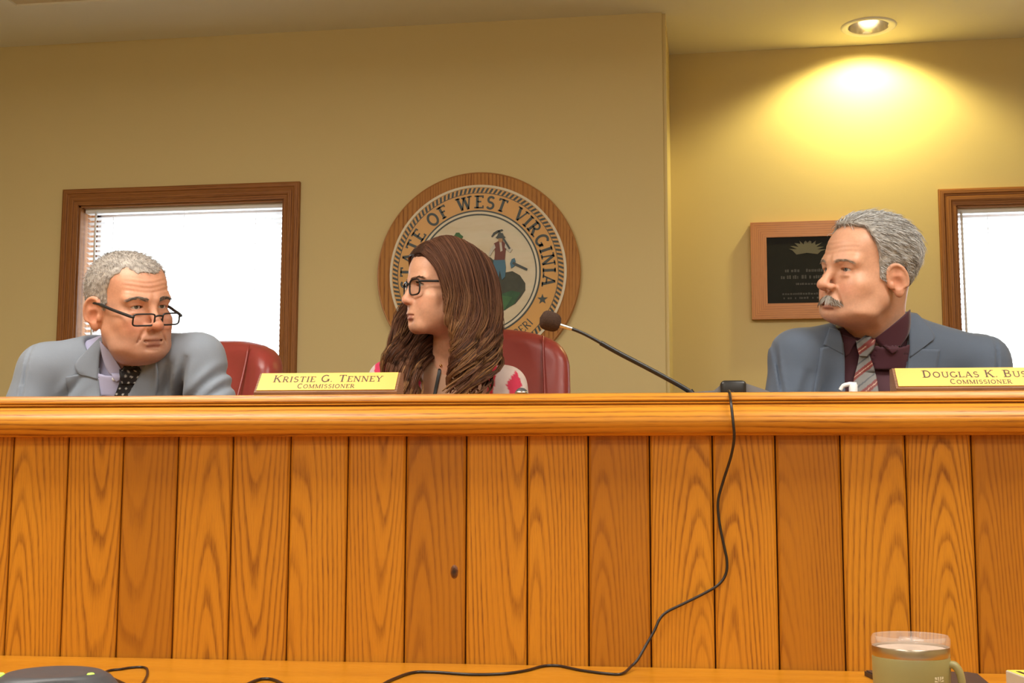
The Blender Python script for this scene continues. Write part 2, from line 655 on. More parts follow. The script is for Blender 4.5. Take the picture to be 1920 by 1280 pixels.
# ------------------------------------------------------------------ ceiling fixtures
M_LAMPGLOW = NT('lamp_glow').set(col=(1, 0.9, 0.7), emit=(1.0, 0.86, 0.6), emits=3.0).mat
M_DIFF = NT('troffer_diffuser').set(col=(0.9, 0.9, 0.88), emit=(1.0, 0.94, 0.84), emits=4.5, rough=0.6).mat
for i, (tx, ty) in enumerate(TROFFERS):
    r = empty('ceiling_troffer', (tx, ty, CEIL))
    tag(r, 'white ceiling light panel above the %s on the %s side' % (('dais', 'oak table', 'public floor')[i // 2], ('light grey suit', 'yellow-lit recess')[i % 2]), 'ceiling light', 'ceiling light panels')
    f = MB()
    for (a, b_, c, d) in ((-0.61, 0.61, -0.31, -0.28), (-0.61, 0.61, 0.28, 0.31), (-0.61, -0.58, -0.28, 0.28), (0.58, 0.61, -0.28, 0.28)):
        f.box(a, b_, c, d, -0.015, 0.0)
    f.build('frame', M_WHITE, r)
    MB().bbox(-0.575, 0.575, -0.275, 0.275, -0.108, -0.004, 0.03, 3).build('diffuser', M_DIFF, r, smooth=True, angle=50)

r = empty('downlight', (dl.x, dl.y, CEIL))
tag(r, 'recessed round downlight in the ceiling above the wood-framed plaque', 'ceiling light')
M_REFL = plain('reflector', (0.80, 0.76, 0.66), rough=0.22, metal=1.0, var=0.03)
MB().lathe([(0.068, 0.0), (0.072, -0.003), (0.085, -0.006), (0.092, -0.003), (0.094, 0.0)], 40).build('trim_ring', M_WHITE, r, smooth=True)
MB().lathe([(0.068, -0.002), (0.064, 0.018), (0.056, 0.05), (0.044, 0.075), (0.0, 0.08)], 40).build('reflector', M_REFL, r, smooth=True)
MB().lathe([(0.0, 0.012), (0.018, 0.014), (0.030, 0.024), (0.032, 0.036), (0.022, 0.062), (0.014, 0.075)], 24).build('bulb', M_LAMPGLOW, r, smooth=True)
sp = bpy.data.lights.new('downlight_lamp', 'SPOT')
sp.energy = 31.0
sp.color = (1.0, 0.86, 0.36)
sp.spot_size = math.radians(142)
sp.spot_blend = 0.45
sp.shadow_soft_size = 0.035
so = bpy.data.objects.new('downlight_lamp', sp)
COL.objects.link(so)
so.location = (dl.x, dl.y, CEIL - 0.012)
so.rotation_euler = (math.radians(10), 0, 0)

# ceiling access panel at the top left corner of the picture
hp = [on_z(25, 12, CEIL), on_z(300, 1, CEIL)]
hx = hp[0].x
r = empty('ceiling_hatch', (hx + 0.30, hp[0].y - 0.30, CEIL))
tag(r, 'beige square access panel with pale raised trim in the ceiling', 'ceiling panel')
f = MB()
for (a, b_, c, d) in ((-0.31, 0.31, -0.31, -0.28), (-0.31, 0.31, 0.28, 0.31), (-0.31, -0.28, -0.28, 0.28), (0.28, 0.31, -0.28, 0.28)):
    f.box(a, b_, c, d, -0.012, 0.0)
f.build('trim_frame', M_CEIL, r)
MB().box(-0.28, 0.28, -0.28, 0.28, -0.006, -0.001).build('panel', plain('hatch_panel', (0.62, 0.50, 0.30), rough=0.7), r)

# ================================================================== dais
A_D = math.radians(2.1)
DORG = CAMP + FWD * 2.2
dais = empty('dais', (DORG.x, DORG.y, 0.0), A_D)
tag(dais, 'long oak panelled dais with a moulded rail in front of the seated people', 'dais')
MD = Matrix.Translation((DORG.x, DORG.y, 0)) @ Matrix.Rotation(A_D, 4, 'Z')
MDI = MD.inverted()


def dlocal(p):
    return MDI @ Vector(p)


def on_dais(px, py, y=0.0):
    """point on the plane parallel to the dais front, y behind it, in dais coordinates"""
    c = dlocal(CAMP)
    q = dlocal(CAMP + ray(px, py)) - c
    return c + q * ((y - c.y) / q.y)


SEAMS_PX = [25, 128, 231, 334, 437, 545, 653, 762, 875, 989, 1103, 1218, 1336, 1454, 1576, 1698, 1822]
seams = [on_dais(s, 830).x for s in SEAMS_PX]
pw = 0.1042
while seams[0] > -1.75:
    seams.insert(0, seams[0] - pw)
while seams[-1] < 1.55:
    seams.append(seams[-1] + pw)
RT = on_dais(960, 737, -0.012).z           # top of rail
RB = on_dais(960, 816.5, -0.02).z
print('rail', RB, RT)
PZ0, PZ1 = 0.02, RB + 0.004
pr = random.Random(5)
known = {}
for i in range(len(seams) - 1):
    a, b_ = seams[i], seams[i + 1]
    wd = b_ - a
    g = 0.0011
    ch = 0.0042
    x0_, x1_ = -wd / 2 + g, wd / 2 - g
    poly = [(x0_, 0.016), (x0_, ch), (x0_ + 0.0012, ch * 0.62), (x0_ + ch, 0.0), (x1_ - ch, 0.0), (x1_ - 0.0012, ch * 0.62),
            (x1_, ch), (x1_, 0.016)]
    mb = MB().prism(poly, 'z', PZ0 - 0.93, PZ1 - 0.93)
    o = mb.build('plank', M_OAK_PLANK, dais)
    o.location = ((a + b_) / 2, 0, 0.93)
    o.color = (pr.random() * 0.8 + 0.1, pr.choice([pr.uniform(0.05, 0.32), pr.uniform(0.68, 0.95)]), pr.random(), 1)
DX0, DX1 = seams[0], seams[-1]
# backing board behind the planks, dark in the joints
MB().box(DX0, DX1, 0.013, 0.03, 0.0, PZ1).build('backing_board', plain('dark_backing', (0.05, 0.018, 0.006), rough=0.9), dais)
# moulded rail
h = RT - RB
prof = [(0.24, RB), (-0.004, RB), (-0.0235, RB), (-0.0275, RB + 0.0035)]
for k in range(15):
    s = k / 14
    z = RB + 0.004 + (h * 0.70 - 0.004) * s
    yb = -0.028 - 0.020 * math.sin(math.pi * min(1, (s * 0.82 + 0.06))) ** 0.8 + 0.018 * s ** 2.2
    prof.append((yb, z))
y0 = prof[-1][0]
prof += [(y0 + 0.0035, RB + h * 0.705), (y0 + 0.0035, RB + h * 0.725), (y0 - 0.0005, RB + h * 0.735), (y0 - 0.0018, RB + h * 0.752),
         (y0 + 0.0, RB + h * 0.768), (y0 + 0.0045, RB + h * 0.775), (y0 + 0.0045, RB + h * 0.79), (y0 + 0.001, RB + h * 0.80),
         (y0 - 0.0003, RB + h * 0.83), (y0 + 0.0012, RB + h * 0.88), (y0 + 0.0034, RB + h * 0.93), (y0 + 0.0062, RB + h * 0.975), (y0 + 0.0105, RT - 0.0006),
         (y0 + 0.016, RT), (0.24, RT)]
RAILY = y0 + 0.012
MB().prism(prof, 'x', DX0, DX1).build('rail', M_OAK_RAIL, dais, smooth=True, angle=28)
MB().box(DX0, DX1, 0.215, 0.235, 0.30, RB + 0.001).build('back_panel', M_OAK_TRIM, dais)
DESK = 1.01
MB().bbox(DX0, DX1, 0.236, 0.47, DESK - 0.03, DESK, 0.004).build('desk_surface', M_OAK_TABLE, dais)
# knot in one board
kp = on_dais(853, 1072, 0.0)
tk_ = NT('knot')
kc = tk_.n('ShaderNodeTexCoord').outputs['Object']
kr = tk_.n('ShaderNodeVectorMath', operation='LENGTH')
tk_.l(tk_.mapped(kc, (105, 62, 1)), kr.inputs[0])
kk = tk_.math('ADD', kr.outputs['Value'], tk_.math('MULTIPLY', tk_.math('SUBTRACT', tk_.noise(kc, 180, 3), 0.75), 0.6))
tk_.set(col=tk_.ramp(kk, [(0.0, (0.03, 0.01, 0.004)), (0.35, (0.10, 0.03, 0.006)), (0.6, (0.24, 0.08, 0.008)), (0.85, (0.42, 0.16, 0.011))]), rough=0.4)
ko = MB().lathe([(0.0, 0.0010), (0.5, 0.0008), (1.0, -0.0008)], 24, Matrix.Diagonal((0.0080, 0.0135, 1, 1))).build('knot', tk_.mat, dais)
ko.rotation_euler = (math.radians(90), 0, 0)
ko.location = (kp.x, -0.0004, kp.z)

# ================================================================== table before the dais
TZ = on_dais(960, 1245, 0.0).z
print('table z', TZ)
table = empty('table', (DORG.x, DORG.y, 0.0), A_D)
tag(table, 'honey oak table pushed against the foot of the panelled dais', 'table')
MB().bbox(DX0, DX1, -0.78, -0.003, TZ - 0.032, TZ, 0.004).build('table_top', M_OAK_TABLE, table)
MB().box(DX0 + 0.1, DX1 - 0.1, -0.70, -0.68, TZ - 0.13, TZ - 0.032).build('apron', M_OAK_RAIL, table)
MB().box(DX0 + 0.1, DX1 - 0.1, -0.09, -0.07, TZ - 0.13, TZ - 0.032).build('apron', M_OAK_RAIL, table)
for lx in (DX0 + 0.15, 0.0, DX1 - 0.15):
    for ly in (-0.70, -0.09):
        MB().bbox(lx - 0.03, lx + 0.03, ly - 0.03, ly + 0.03, 0.0, TZ - 0.032, 0.004).build('leg', M_OAK_TRIM, table)
# ================================================================== signed distance modelling
def V3(p):
    return np.asarray(p, dtype=np.float32)


def ell(P, c, r, R=None):
    q = P - V3(c)
    if R is not None:
        q = q @ R
    r = V3(r)
    k0 = np.sqrt(((q / r) ** 2).sum(1))
    k1 = np.sqrt(((q / (r * r)) ** 2).sum(1)) + 1e-9
    return k0 * (k0 - 1) / k1


def sph(P, c, r):
    return np.sqrt(((P - V3(c)) ** 2).sum(1)) - r


def capsule(P, a, b, ra, rb=None):
    rb = ra if rb is None else rb
    a, b = V3(a), V3(b)
    ba = b - a
    h = np.clip(((P - a) @ ba) / (ba @ ba), 0, 1)
    q = P - a - h[:, None] * ba
    return np.sqrt((q * q).sum(1)) - (ra + (rb - ra) * h)


def rbox(P, c, hs, r, R=None):
    q = P - V3(c)
    if R is not None:
        q = q @ R
    q = np.abs(q) - (V3(hs) - r)
    return np.sqrt((np.maximum(q, 0) ** 2).sum(1)) + np.minimum(q.max(1), 0) - r


def smin(a, b, k):
    h = np.maximum(k - np.abs(a - b), 0) / k
    return np.minimum(a, b) - h * h * k * 0.25


def smax(a, b, k):
    return -smin(-a, -b, k)


def sstep(x, a, b):
    t = np.clip((x - a) / (b - a), 0, 1)
    return t * t * (3 - 2 * t)


def rot(ax, deg):
    return np.array(Matrix.Rotation(math.radians(deg), 3, ax), dtype=np.float32)


def wob(P, s, seed=0.0):
    """cheap smooth noise, about -1..1"""
    x, y, z = P[:, 0] * s + seed, P[:, 1] * s + seed * 1.3, P[:, 2] * s - seed * 0.7
    return (np.sin(x * 1.0 + 1.7 * np.sin(y * 0.8 + z * 0.5)) * np.sin(y * 1.1 + 1.3 * np.sin(z * 0.9 - x * 0.6))
            + np.sin(z * 1.2 + 1.5 * np.sin(x * 0.7 + y * 0.4))) * 0.5


def surface(f, lo, hi, h, block=8):
    """surface nets on f over a box; only blocks near the surface are sampled finely"""
    lo, hi = V3(lo), V3(hi)
    nb = np.ceil((hi - lo) / (h * block)).astype(int)
    n = nb * block
    bs = h * block
    cs = [lo[i] + (np.arange(nb[i]) + 0.5) * bs for i in range(3)]
    G = np.stack(np.meshgrid(*cs, indexing='ij'), -1).reshape(-1, 3).astype(np.float32)
    dc = f(G).reshape(nb)
    near = np.abs(dc) < bs * 1.5
    D = np.repeat(np.repeat(np.repeat(dc, block, 0), block, 1), block, 2).astype(np.float32)
    Mk = np.repeat(np.repeat(np.repeat(near, block, 0), block, 1), block, 2)
    ix = np.argwhere(Mk)
    pts = (lo + ix * h).astype(np.float32)
    vals = np.empty(len(pts), np.float32)
    for s in range(0, len(pts), 400000):
        vals[s:s + 400000] = f(pts[s:s + 400000])
    D[Mk] = vals
    S = D < 0
    nx, ny, nz = D.shape
    acc = np.zeros((nx - 1, ny - 1, nz - 1, 3), np.float32)
    cnt = np.zeros((nx - 1, ny - 1, nz - 1), np.float32)
    sl = [slice(0, -1), slice(1, None)]
    for ax in range(3):
        for i in (0, 1):
            for j in (0, 1):
                o = [0, 0, 0]
                oth = [k for k in range(3) if k != ax]
                o[oth[0]], o[oth[1]] = i, j
                A = D[tuple(sl[o[k]] for k in range(3))]
                o2 = list(o)
                o2[ax] = 1
                B = D[tuple(sl[o2[k]] for k in range(3))]
                ch = (A < 0) != (B < 0)
                t = np.where(ch, A / np.where(np.abs(A - B) < 1e-12, 1e-12, A - B), 0)
                cnt += ch
                for k in range(3):
                    acc[..., k] += np.where(ch, t if k == ax else float(o[k]), 0)
    act = cnt > 0
    idx = -np.ones(act.shape, np.int64)
    idx[act] = np.arange(act.sum())
    cells = np.argwhere(act)
    verts = lo + (cells + acc[act] / cnt[act][:, None]) * h
    quads = []
    for ax in range(3):
        a = [slice(None)] * 3
        b = [slice(None)] * 3
        a[ax], b[ax] = slice(0, -1), slice(1, None)
        A, B = S[tuple(a)], S[tuple(b)]
        u, v = [(1, 2), (2, 0), (0, 1)][ax]
        E = np.argwhere(A != B)
        ok = (E[:, u] > 0) & (E[:, v] > 0) & (E[:, u] < D.shape[u] - 1) & (E[:, v] < D.shape[v] - 1)
        E = E[ok]
        flip = A[tuple(E.T)]
        c = []
        for (du, dv) in ((-1, -1), (0, -1), (0, 0), (-1, 0)):
            q = E.copy()
            q[:, u] += du
            q[:, v] += dv
            c.append(idx[tuple(q.T)])
        Q = np.stack(c, 1)
        Q[~flip] = Q[~flip][:, ::-1]
        Q = Q[(Q >= 0).all(1)]
        quads.append(Q)
    return verts.astype(np.float32), np.concatenate(quads)


def np_mesh(name, verts, faces, mat, parent=None, cols=None, smooth=True):
    me = bpy.data.meshes.new(name)
    k = faces.shape[1]
    me.vertices.add(len(verts))
    me.vertices.foreach_set('co', np.ascontiguousarray(verts, np.float32).ravel())
    me.loops.add(faces.size)
    me.loops.foreach_set('vertex_index', np.ascontiguousarray(faces, np.int32).ravel())
    me.polygons.add(len(faces))
    me.polygons.foreach_set('loop_start', np.arange(0, faces.size, k, dtype=np.int32))
    me.polygons.foreach_set('loop_total', np.full(len(faces), k, dtype=np.int32))
    me.materials.append(mat)
    me.update(calc_edges=True)
    me.polygons.foreach_set('use_smooth', np.full(len(faces), smooth, dtype=bool))
    if cols is not None:
        at = me.color_attributes.new('Col', 'FLOAT_COLOR', 'POINT')
        c4 = np.ones((len(verts), 4), np.float32)
        c4[:, :3] = cols
        at.data.foreach_set('color', c4.ravel())
    me.validate()
    o = bpy.data.objects.new(name, me)
    return link(o, parent)


def sdf_obj(name, f, lo, hi, h, mat, parent=None, colf=None):
    v, q = surface(f, lo, hi, h)
    return np_mesh(name, v, q, mat, parent, colf(v) if colf else None)


def grad(f, P, e=0.0015):
    g = np.stack([f(P + V3([e if k == i else 0 for k in range(3)])) - f(P - V3([e if k == i else 0 for k in range(3)]))
                  for i in range(3)], 1)
    return g / (np.linalg.norm(g, axis=1, keepdims=True) + 1e-9)


def march(f, O, dirn, far=0.6, steps=60):
    """sphere-trace rays from points O along dirn to f = 0"""
    d = V3(dirn)
    d = d / np.linalg.norm(d)
    t = np.zeros(len(O), np.float32)
    for _ in range(steps):
        t += np.clip(f(O + t[:, None] * d) * 0.8, -0.02, 0.05)
        t = np.minimum(t, far)
    return O + t[:, None] * d


def drape(name, f, outline, mat, parent, dirn=(0, 1, 0), start=-0.6, off=0.003, thick=0.003, res=14, colf=None, plane='xz', both=True):
    """a cloth piece: four-sided patch (bottom-left, bottom-right, top-right, top-left polylines) laid on surface f.
    outline = (left, right): two polylines of equal meaning, each a list of 2d points from bottom to top"""
    L, Rr = [np.array(catmull([(p[0], p[1], 0) for p in side], res))[:, :2] for side in outline]
    n = min(len(L), len(Rr))
    L = L[np.linspace(0, len(L) - 1, n).astype(int)]
    Rr = Rr[np.linspace(0, len(Rr) - 1, n).astype(int)]
    m = res
    uu = np.linspace(0, 1, m)
    P2 = L[:, None, :] * (1 - uu)[None, :, None] + Rr[:, None, :] * uu[None, :, None]
    P2 = P2.reshape(-1, 2).astype(np.float32)
    O = np.stack([P2[:, 0], np.full(len(P2), start, np.float32), P2[:, 1]], 1)
    H = march(f, O, dirn, far=1.4)
    N = grad(f, H, 0.004)
    U = np.tile(uu, n)
    edge = np.minimum(U, 1 - U)
    top = H + N * off
    bot = H + N * (off - thick)
    V = np.concatenate([top, bot])
    F = []
    K = n * m
    for i in range(n - 1):
        for j in range(m - 1):
            a = i * m + j
            F.append((a, a + 1, a + m + 1, a + m))
            F.append((K + a, K + a + m, K + a + m + 1, K + a + 1))
    ring = [j for j in range(m)] + [i * m + m - 1 for i in range(1, n)] + [(n - 1) * m + j for j in range(m - 2, -1, -1)] + [i * m for i in range(n - 2, 0, -1)]
    for a, b in zip(ring, ring[1:] + ring[:1]):
        F.append((a, K + a, K + b, b))
    cols = colf(V, np.concatenate([U, U]), np.tile(np.repeat(np.linspace(0, 1, n), m), 2)) if colf else None
    return np_mesh(name, V.astype(np.float32), np.array(F), mat, parent, cols)
# ================================================================== lettering
def arcp(cx, cy, rx, ry, a0, a1, n=12):
    return [(cx + rx * math.cos(math.radians(a0 + (a1 - a0) * i / n)), cy + ry * math.sin(math.radians(a0 + (a1 - a0) * i / n))) for i in range(n + 1)]


K_, N_ = 1.0, 0.55     # thick and thin strokes
GLYPH = {
    'A': (0.86, [([(0.10, 0), (0.43, 1)], N_), ([(0.43, 1), (0.76, 0)], K_), ([(0.21, 0.33), (0.65, 0.33)], N_)], [(0.10, 0), (0.76, 0)]),
    'B': (0.74, [([(0.17, 0), (0.17, 1)], K_), ([(0.17, 0.96)] + arcp(0.36, 0.74, 0.22, 0.22, 90, -90) + [(0.17, 0.52)], N_ * 1.3),
                 ([(0.17, 0.52)] + arcp(0.38, 0.28, 0.26, 0.24, 90, -90) + [(0.17, 0.04)], N_ * 1.3)], [(0.12, 0), (0.12, 1)]),
    'C': (0.80, [(arcp(0.45, 0.5, 0.33, 0.46, 48, 312, 20), K_ * 0.9)], []),
    'D': (0.84, [([(0.17, 0), (0.17, 1)], K_), ([(0.17, 0.96)] + arcp(0.33, 0.5, 0.38, 0.46, 90, -90, 16) + [(0.17, 0.04)], K_ * 0.8)], [(0.12, 0), (0.12, 1)]),
    'E': (0.68, [([(0.17, 0), (0.17, 1)], K_), ([(0.17, 0.95), (0.60, 0.95), (0.60, 0.80)], N_), ([(0.17, 0.52), (0.48, 0.52)], N_),
                 ([(0.17, 0.05), (0.62, 0.05), (0.62, 0.22)], N_)], [(0.12, 0), (0.12, 1)]),
    'F': (0.64, [([(0.17, 0), (0.17, 1)], K_), ([(0.17, 0.95), (0.58, 0.95), (0.58, 0.80)], N_), ([(0.17, 0.52), (0.46, 0.52)], N_)], [(0.17, 0), (0.12, 1)]),
    'G': (0.88, [(arcp(0.45, 0.5, 0.35, 0.46, 48, 335, 20), K_ * 0.9), ([(0.76, 0.08), (0.76, 0.42)], K_)], [(0.72, 0.42)]),
    'I': (0.36, [([(0.18, 0), (0.18, 1)], K_)], [(0.18, 0), (0.18, 1)]),
    'K': (0.84, [([(0.17, 0), (0.17, 1)], K_), ([(0.70, 1), (0.20, 0.46)], N_), ([(0.34, 0.60), (0.74, 0)], K_)], [(0.17, 0), (0.17, 1), (0.70, 1), (0.74, 0)]),
    'L': (0.64, [([(0.17, 0), (0.17, 1)], K_), ([(0.17, 0.05), (0.60, 0.05), (0.60, 0.24)], N_)], [(0.12, 0), (0.17, 1)]),
    'M': (1.04, [([(0.15, 0), (0.15, 1)], N_), ([(0.15, 1), (0.52, 0.05)], K_), ([(0.52, 0.05), (0.88, 1)], N_), ([(0.88, 1), (0.88, 0)], K_)], [(0.15, 0), (0.12, 1), (0.88, 0), (0.92, 1)]),
    'N': (0.88, [([(0.15, 0), (0.15, 1)], N_), ([(0.15, 1), (0.72, 0)], K_), ([(0.72, 0), (0.72, 1)], N_)], [(0.15, 0), (0.11, 1), (0.72, 1)]),
    'O': (0.90, [(arcp(0.45, 0.5, 0.35, 0.46, 0, 360, 24), K_ * 0.9)], []),
    'P': (0.70, [([(0.17, 0), (0.17, 1)], K_), ([(0.17, 0.96)] + arcp(0.36, 0.71, 0.26, 0.25, 90, -90) + [(0.17, 0.46)], N_ * 1.3)], [(0.17, 0), (0.12, 1)]),
    'R': (0.80, [([(0.17, 0), (0.17, 1)], K_), ([(0.17, 0.96)] + arcp(0.36, 0.73, 0.25, 0.23, 90, -90) + [(0.17, 0.50)], N_ * 1.3), ([(0.36, 0.50), (0.70, 0)], K_)], [(0.17, 0), (0.12, 1), (0.72, 0)]),
    'S': (0.66, [(arcp(0.34, 0.73, 0.22, 0.22, 30, 250, 12) + arcp(0.33, 0.28, 0.25, 0.24, 75, -150, 14), K_ * 0.85)], []),
    'T': (0.78, [([(0.39, 0), (0.39, 1)], K_), ([(0.08, 0.80), (0.08, 0.95), (0.70, 0.95), (0.70, 0.80)], N_)], [(0.39, 0)]),
    'U': (0.86, [([(0.17, 1), (0.17, 0.34)] + arcp(0.44, 0.32, 0.27, 0.28, 180, 360, 12) + [(0.71, 1)], K_ * 0.8)], [(0.17, 1), (0.71, 1)]),
    'V': (0.84, [([(0.10, 1), (0.43, 0)], K_), ([(0.43, 0), (0.75, 1)], N_)], [(0.10, 1), (0.75, 1)]),
    'W': (1.16, [([(0.08, 1), (0.34, 0)], K_), ([(0.34, 0), (0.58, 0.95)], N_), ([(0.58, 0.95), (0.82, 0)], K_), ([(0.82, 0), (1.06, 1)], N_)], [(0.10, 1), (0.58, 1), (1.05, 1)]),
    'Y': (0.82, [([(0.10, 1), (0.41, 0.48)], K_), ([(0.41, 0.48), (0.74, 1)], N_), ([(0.41, 0.5), (0.41, 0)], K_)], [(0.10, 1), (0.74, 1), (0.41, 0)]),
    '.': (0.30, [([(0.12, 0.03), (0.12, 0.14)], K_)], []),
    ' ': (0.46, [], []),
}


def ribbon2(pts, w):
    """flat ribbon outline quads for a polyline"""
    P = [Vector((p[0], p[1])) for p in pts]
    out = []
    closed = (P[0] - P[-1]).length < 1e-6
    if closed:
        P = P[:-1]
    n = len(P)
    sides = []
    for i in range(n):
        a = P[i - 1] if (i > 0 or closed) else P[i]
        b = P[(i + 1) % n] if (i < n - 1 or closed) else P[i]
        t1, t2 = P[i] - a, b - P[i]
        t1 = t1.normalized() if t1.length > 1e-9 else t2.normalized()
        t2 = t2.normalized() if t2.length > 1e-9 else t1
        t = (t1 + t2)
        t = t.normalized() if t.length > 1e-6 else t1
        nrm = Vector((-t.y, t.x))
        m = 1.0 / max(0.5, nrm.dot(Vector((-t1.y, t1.x))))
        sides.append((P[i] + nrm * w / 2 * m, P[i] - nrm * w / 2 * m))
    for i in range(n if closed else n - 1):
        a, b = sides[i], sides[(i + 1) % n]
        out.append([a[0], a[1], b[1], b[0]])
    return out


def glyph_quads(ch, weight=0.17, serif=0.07, slen=0.30):
    w, strokes, serifs = GLYPH[ch]
    qs = []
    for pts, k in strokes:
        qs += ribbon2(pts, weight * k)
    for (x, y) in serifs:
        yy = y + (serif / 2 if y < 0.2 else -serif / 2)
        qs += ribbon2([(x - slen / 2, yy), (x + slen / 2, yy)], serif)
    return w, qs


def text_quads(txt, size, small=1.0, weight=0.17, serif=0.06, slen=0.28, track=0.06):
    """line of capitals; with small < 1 all but the first letter of a word are smaller. returns width, quads"""
    x = 0.0
    out = []
    first = True
    for ch in txt:
        s = size * (1.0 if first or small == 1.0 else small)
        w, qs = glyph_quads(ch, weight, serif, slen)
        for q in qs:
            out.append([(x + p[0] * s, p[1] * s) for p in q])
        x += (w + track) * s
        first = ch == ' '
        if ch == ' ':
            first = True
    return x, out


def put_quads(mb, quads, fn, th=0.0006):
    """fn(x, y, h) -> 3d point; th = height of the raised letter"""
    for q in quads:
        a = [fn(p[0], p[1], th) for p in q]
        b = [fn(p[0], p[1], 0.0) for p in q]
        mb.add(a + b, [(0, 1, 2, 3), (0, 4, 5, 1), (1, 5, 6, 2), (2, 6, 7, 3), (3, 7, 4, 0)])


# ================================================================== seal on the middle wall
sc_ = on_y(897, 514, WALL_Y)
SR = (on_y(1086, 514, WALL_Y).x - on_y(708, 514, WALL_Y).x) / 2
print('seal radius', SR)
seal = empty('state_seal', (sc_.x, WALL_Y, sc_.z))
tag(seal, 'round wooden state seal plaque with a gold lettered band hung behind the woman', 'wall plaque')
u_ = SR / 189.0                     # one pixel of the photograph on the seal
RX = Matrix.Rotation(math.radians(90), 4, 'X')     # lathe axis to -y
# wooden rim of glued boards
edges = [-1.0, -0.62, -0.05, 0.42, 0.80, 1.0]
rs_ = random.Random(3)
for i in range(5):
    xa, xb = edges[i] * SR, edges[i + 1] * SR
    n = 14
    top = [(xa + (xb - xa) * k / n, math.sqrt(max(0, SR * SR - (xa + (xb - xa) * k / n) ** 2))) for k in range(n + 1)]
    poly = top + [(p[0], -p[1]) for p in reversed(top)]
    clean = []
    for p in poly:
        if not clean or (abs(p[0] - clean[-1][0]) + abs(p[1] - clean[-1][1])) > 1e-6:
            clean.append(p)
    if abs(clean[0][0] - clean[-1][0]) + abs(clean[0][1] - clean[-1][1]) < 1e-6:
        clean.pop()
    o = MB().prism(clean, 'y', -0.020, -0.001).build('backing_board', M_OAK_SEAL, seal)
    o.color = (rs_.random(), rs_.choice([0.3, 0.68]), rs_.random() * 0.7, 1)
edge_ = plain('seal_rim', (0.40, 0.17, 0.04), rough=0.35)
MB().lathe([(SR * 0.985, 0.0), (SR * 0.99, 0.021), (SR * 0.998, 0.022), (SR * 1.004, 0.018), (SR * 1.004, 0.0)], 96, RX).build('edge_moulding', edge_, seal, smooth=True, angle=40)
M_SEALGOLD = plain('seal_gold', (0.60, 0.30, 0.045), rough=0.42, var=0.12, scale=9)
M_SEALWHITE = plain('seal_cream', (0.66, 0.58, 0.42), rough=0.5, var=0.08, scale=7)
M_SEALDARK = plain('seal_dark_green', (0.018, 0.026, 0.016), rough=0.45)


def ringm(name, r0, r1, y, mat, par=None, n=96):
    return MB().lathe([(r0 * u_, 0.012), (r0 * u_, y), (r1 * u_, y), (r1 * u_, 0.012)], n, RX).build(name, mat, par or seal, smooth=True, angle=30)


ringm('cream_border', 160.5, 165, 0.0250, M_SEALWHITE)
ringm('gold_band', 115, 161, 0.0225, M_SEALGOLD)
ringm('dark_ring', 114.5, 117.5, 0.0240, M_SEALDARK)
ringm('cream_ring', 110.5, 114.6, 0.0246, M_SEALWHITE)
ringm('dark_ring', 108, 110.6, 0.0240, M_SEALDARK)
t = NT('seal_sky')
tc = t.n('ShaderNodeTexCoord').outputs['Object']
t.set(col=t.ramp(t.noise(t.mapped(tc, (2.0, 1, 9.0)), 2.0, 3), [(0.35, (0.60, 0.50, 0.32)), (0.55, (0.66, 0.58, 0.42)), (0.7, (0.58, 0.55, 0.38))]), rough=0.5)
MB().lathe([(0.0, 0.0222), (108.2 * u_, 0.0222), (108.2 * u_, 0.012)], 96, RX).build('sky_field', t.mat, seal, smooth=True, angle=30)
# rope border: slanted dark strokes
rope = MB()
for k in range(120):
    a = 2 * math.pi * k / 120
    q = []
    for (rr, da) in ((150.5, -0.020), (150.5, 0.004), (154, 0.016), (159.5, 0.030), (159.5, 0.006), (156, -0.006)):
        q.append(((rr * u_) * math.sin(a + da), -0.0232, (rr * u_) * math.cos(a + da)))
    b = [(p[0], -0.022, p[2]) for p in q]
    rope.add(q + b, [(0, 1, 2, 3, 4, 5)] + [(i, (i + 1) % 6, 6 + (i + 1) % 6, 6 + i) for i in range(6)])
rope.build('rope_border', M_SEALDARK, seal)
ringm('dark_ring', 149.3, 150.3, 0.0232, M_SEALDARK)


def arc_text(txt, size, rbase, a_mid, span, inward=False, weight=0.2, serif=0.11, slen=0.36):
    """letters spread over span degrees around a_mid (clockwise from the top)"""
    ws = [GLYPH[c][0] for c in txt]
    tot = sum(ws)
    acc = 0.0
    for c, w in zip(txt, ws):
        f = (acc + w / 2) / tot - 0.5
        acc += w
        ang = math.radians(a_mid + (f * span if not inward else -f * span))
        _, qs = glyph_quads(c, weight, serif, slen)
        mb = MB()
        for q in qs:
            pts = []
            for p in q:
                lx, ly = (p[0] - w / 2) * size, p[1] * size
                if not inward:
                    rr = rbase + ly
                    x = rr * math.sin(ang) + lx * math.cos(ang)
                    z = rr * math.cos(ang) - lx * math.sin(ang)
                else:
                    rr = rbase - ly
                    x = rr * math.sin(ang) - lx * math.cos(ang)
                    z = rr * math.cos(ang) + lx * math.sin(ang)
                pts.append((x * u_, z * u_))
            a = [(p[0], -0.0236, p[1]) for p in pts]
            b = [(p[0], -0.0222, p[1]) for p in pts]
            mb.add(a + b, [(0, 1, 2, 3), (0, 4, 5, 1), (1, 5, 6, 2), (2, 6, 7, 3), (3, 7, 4, 0)])
        if qs:
            mb.build('letter', M_SEALDARK, seal)


arc_text('STATE OF WEST VIRGINIA', 24, 121, 0.5, 205)
arc_text('MONTANI SEMPER LIBERI', 15, 141, 180, 96, inward=True, weight=0.13, serif=0.0, slen=0.0)


def flat(name, polys, mat, y0=0.0224, y1=0.0245, cx=897, cy=514):
    mb = MB()
    for pl in polys:
        mb.prism([((p[0] - cx) * u_, -(p[1] - cy) * u_) for p in pl], 'y', -y1, -y0)
    return mb.build(name, mat, seal)


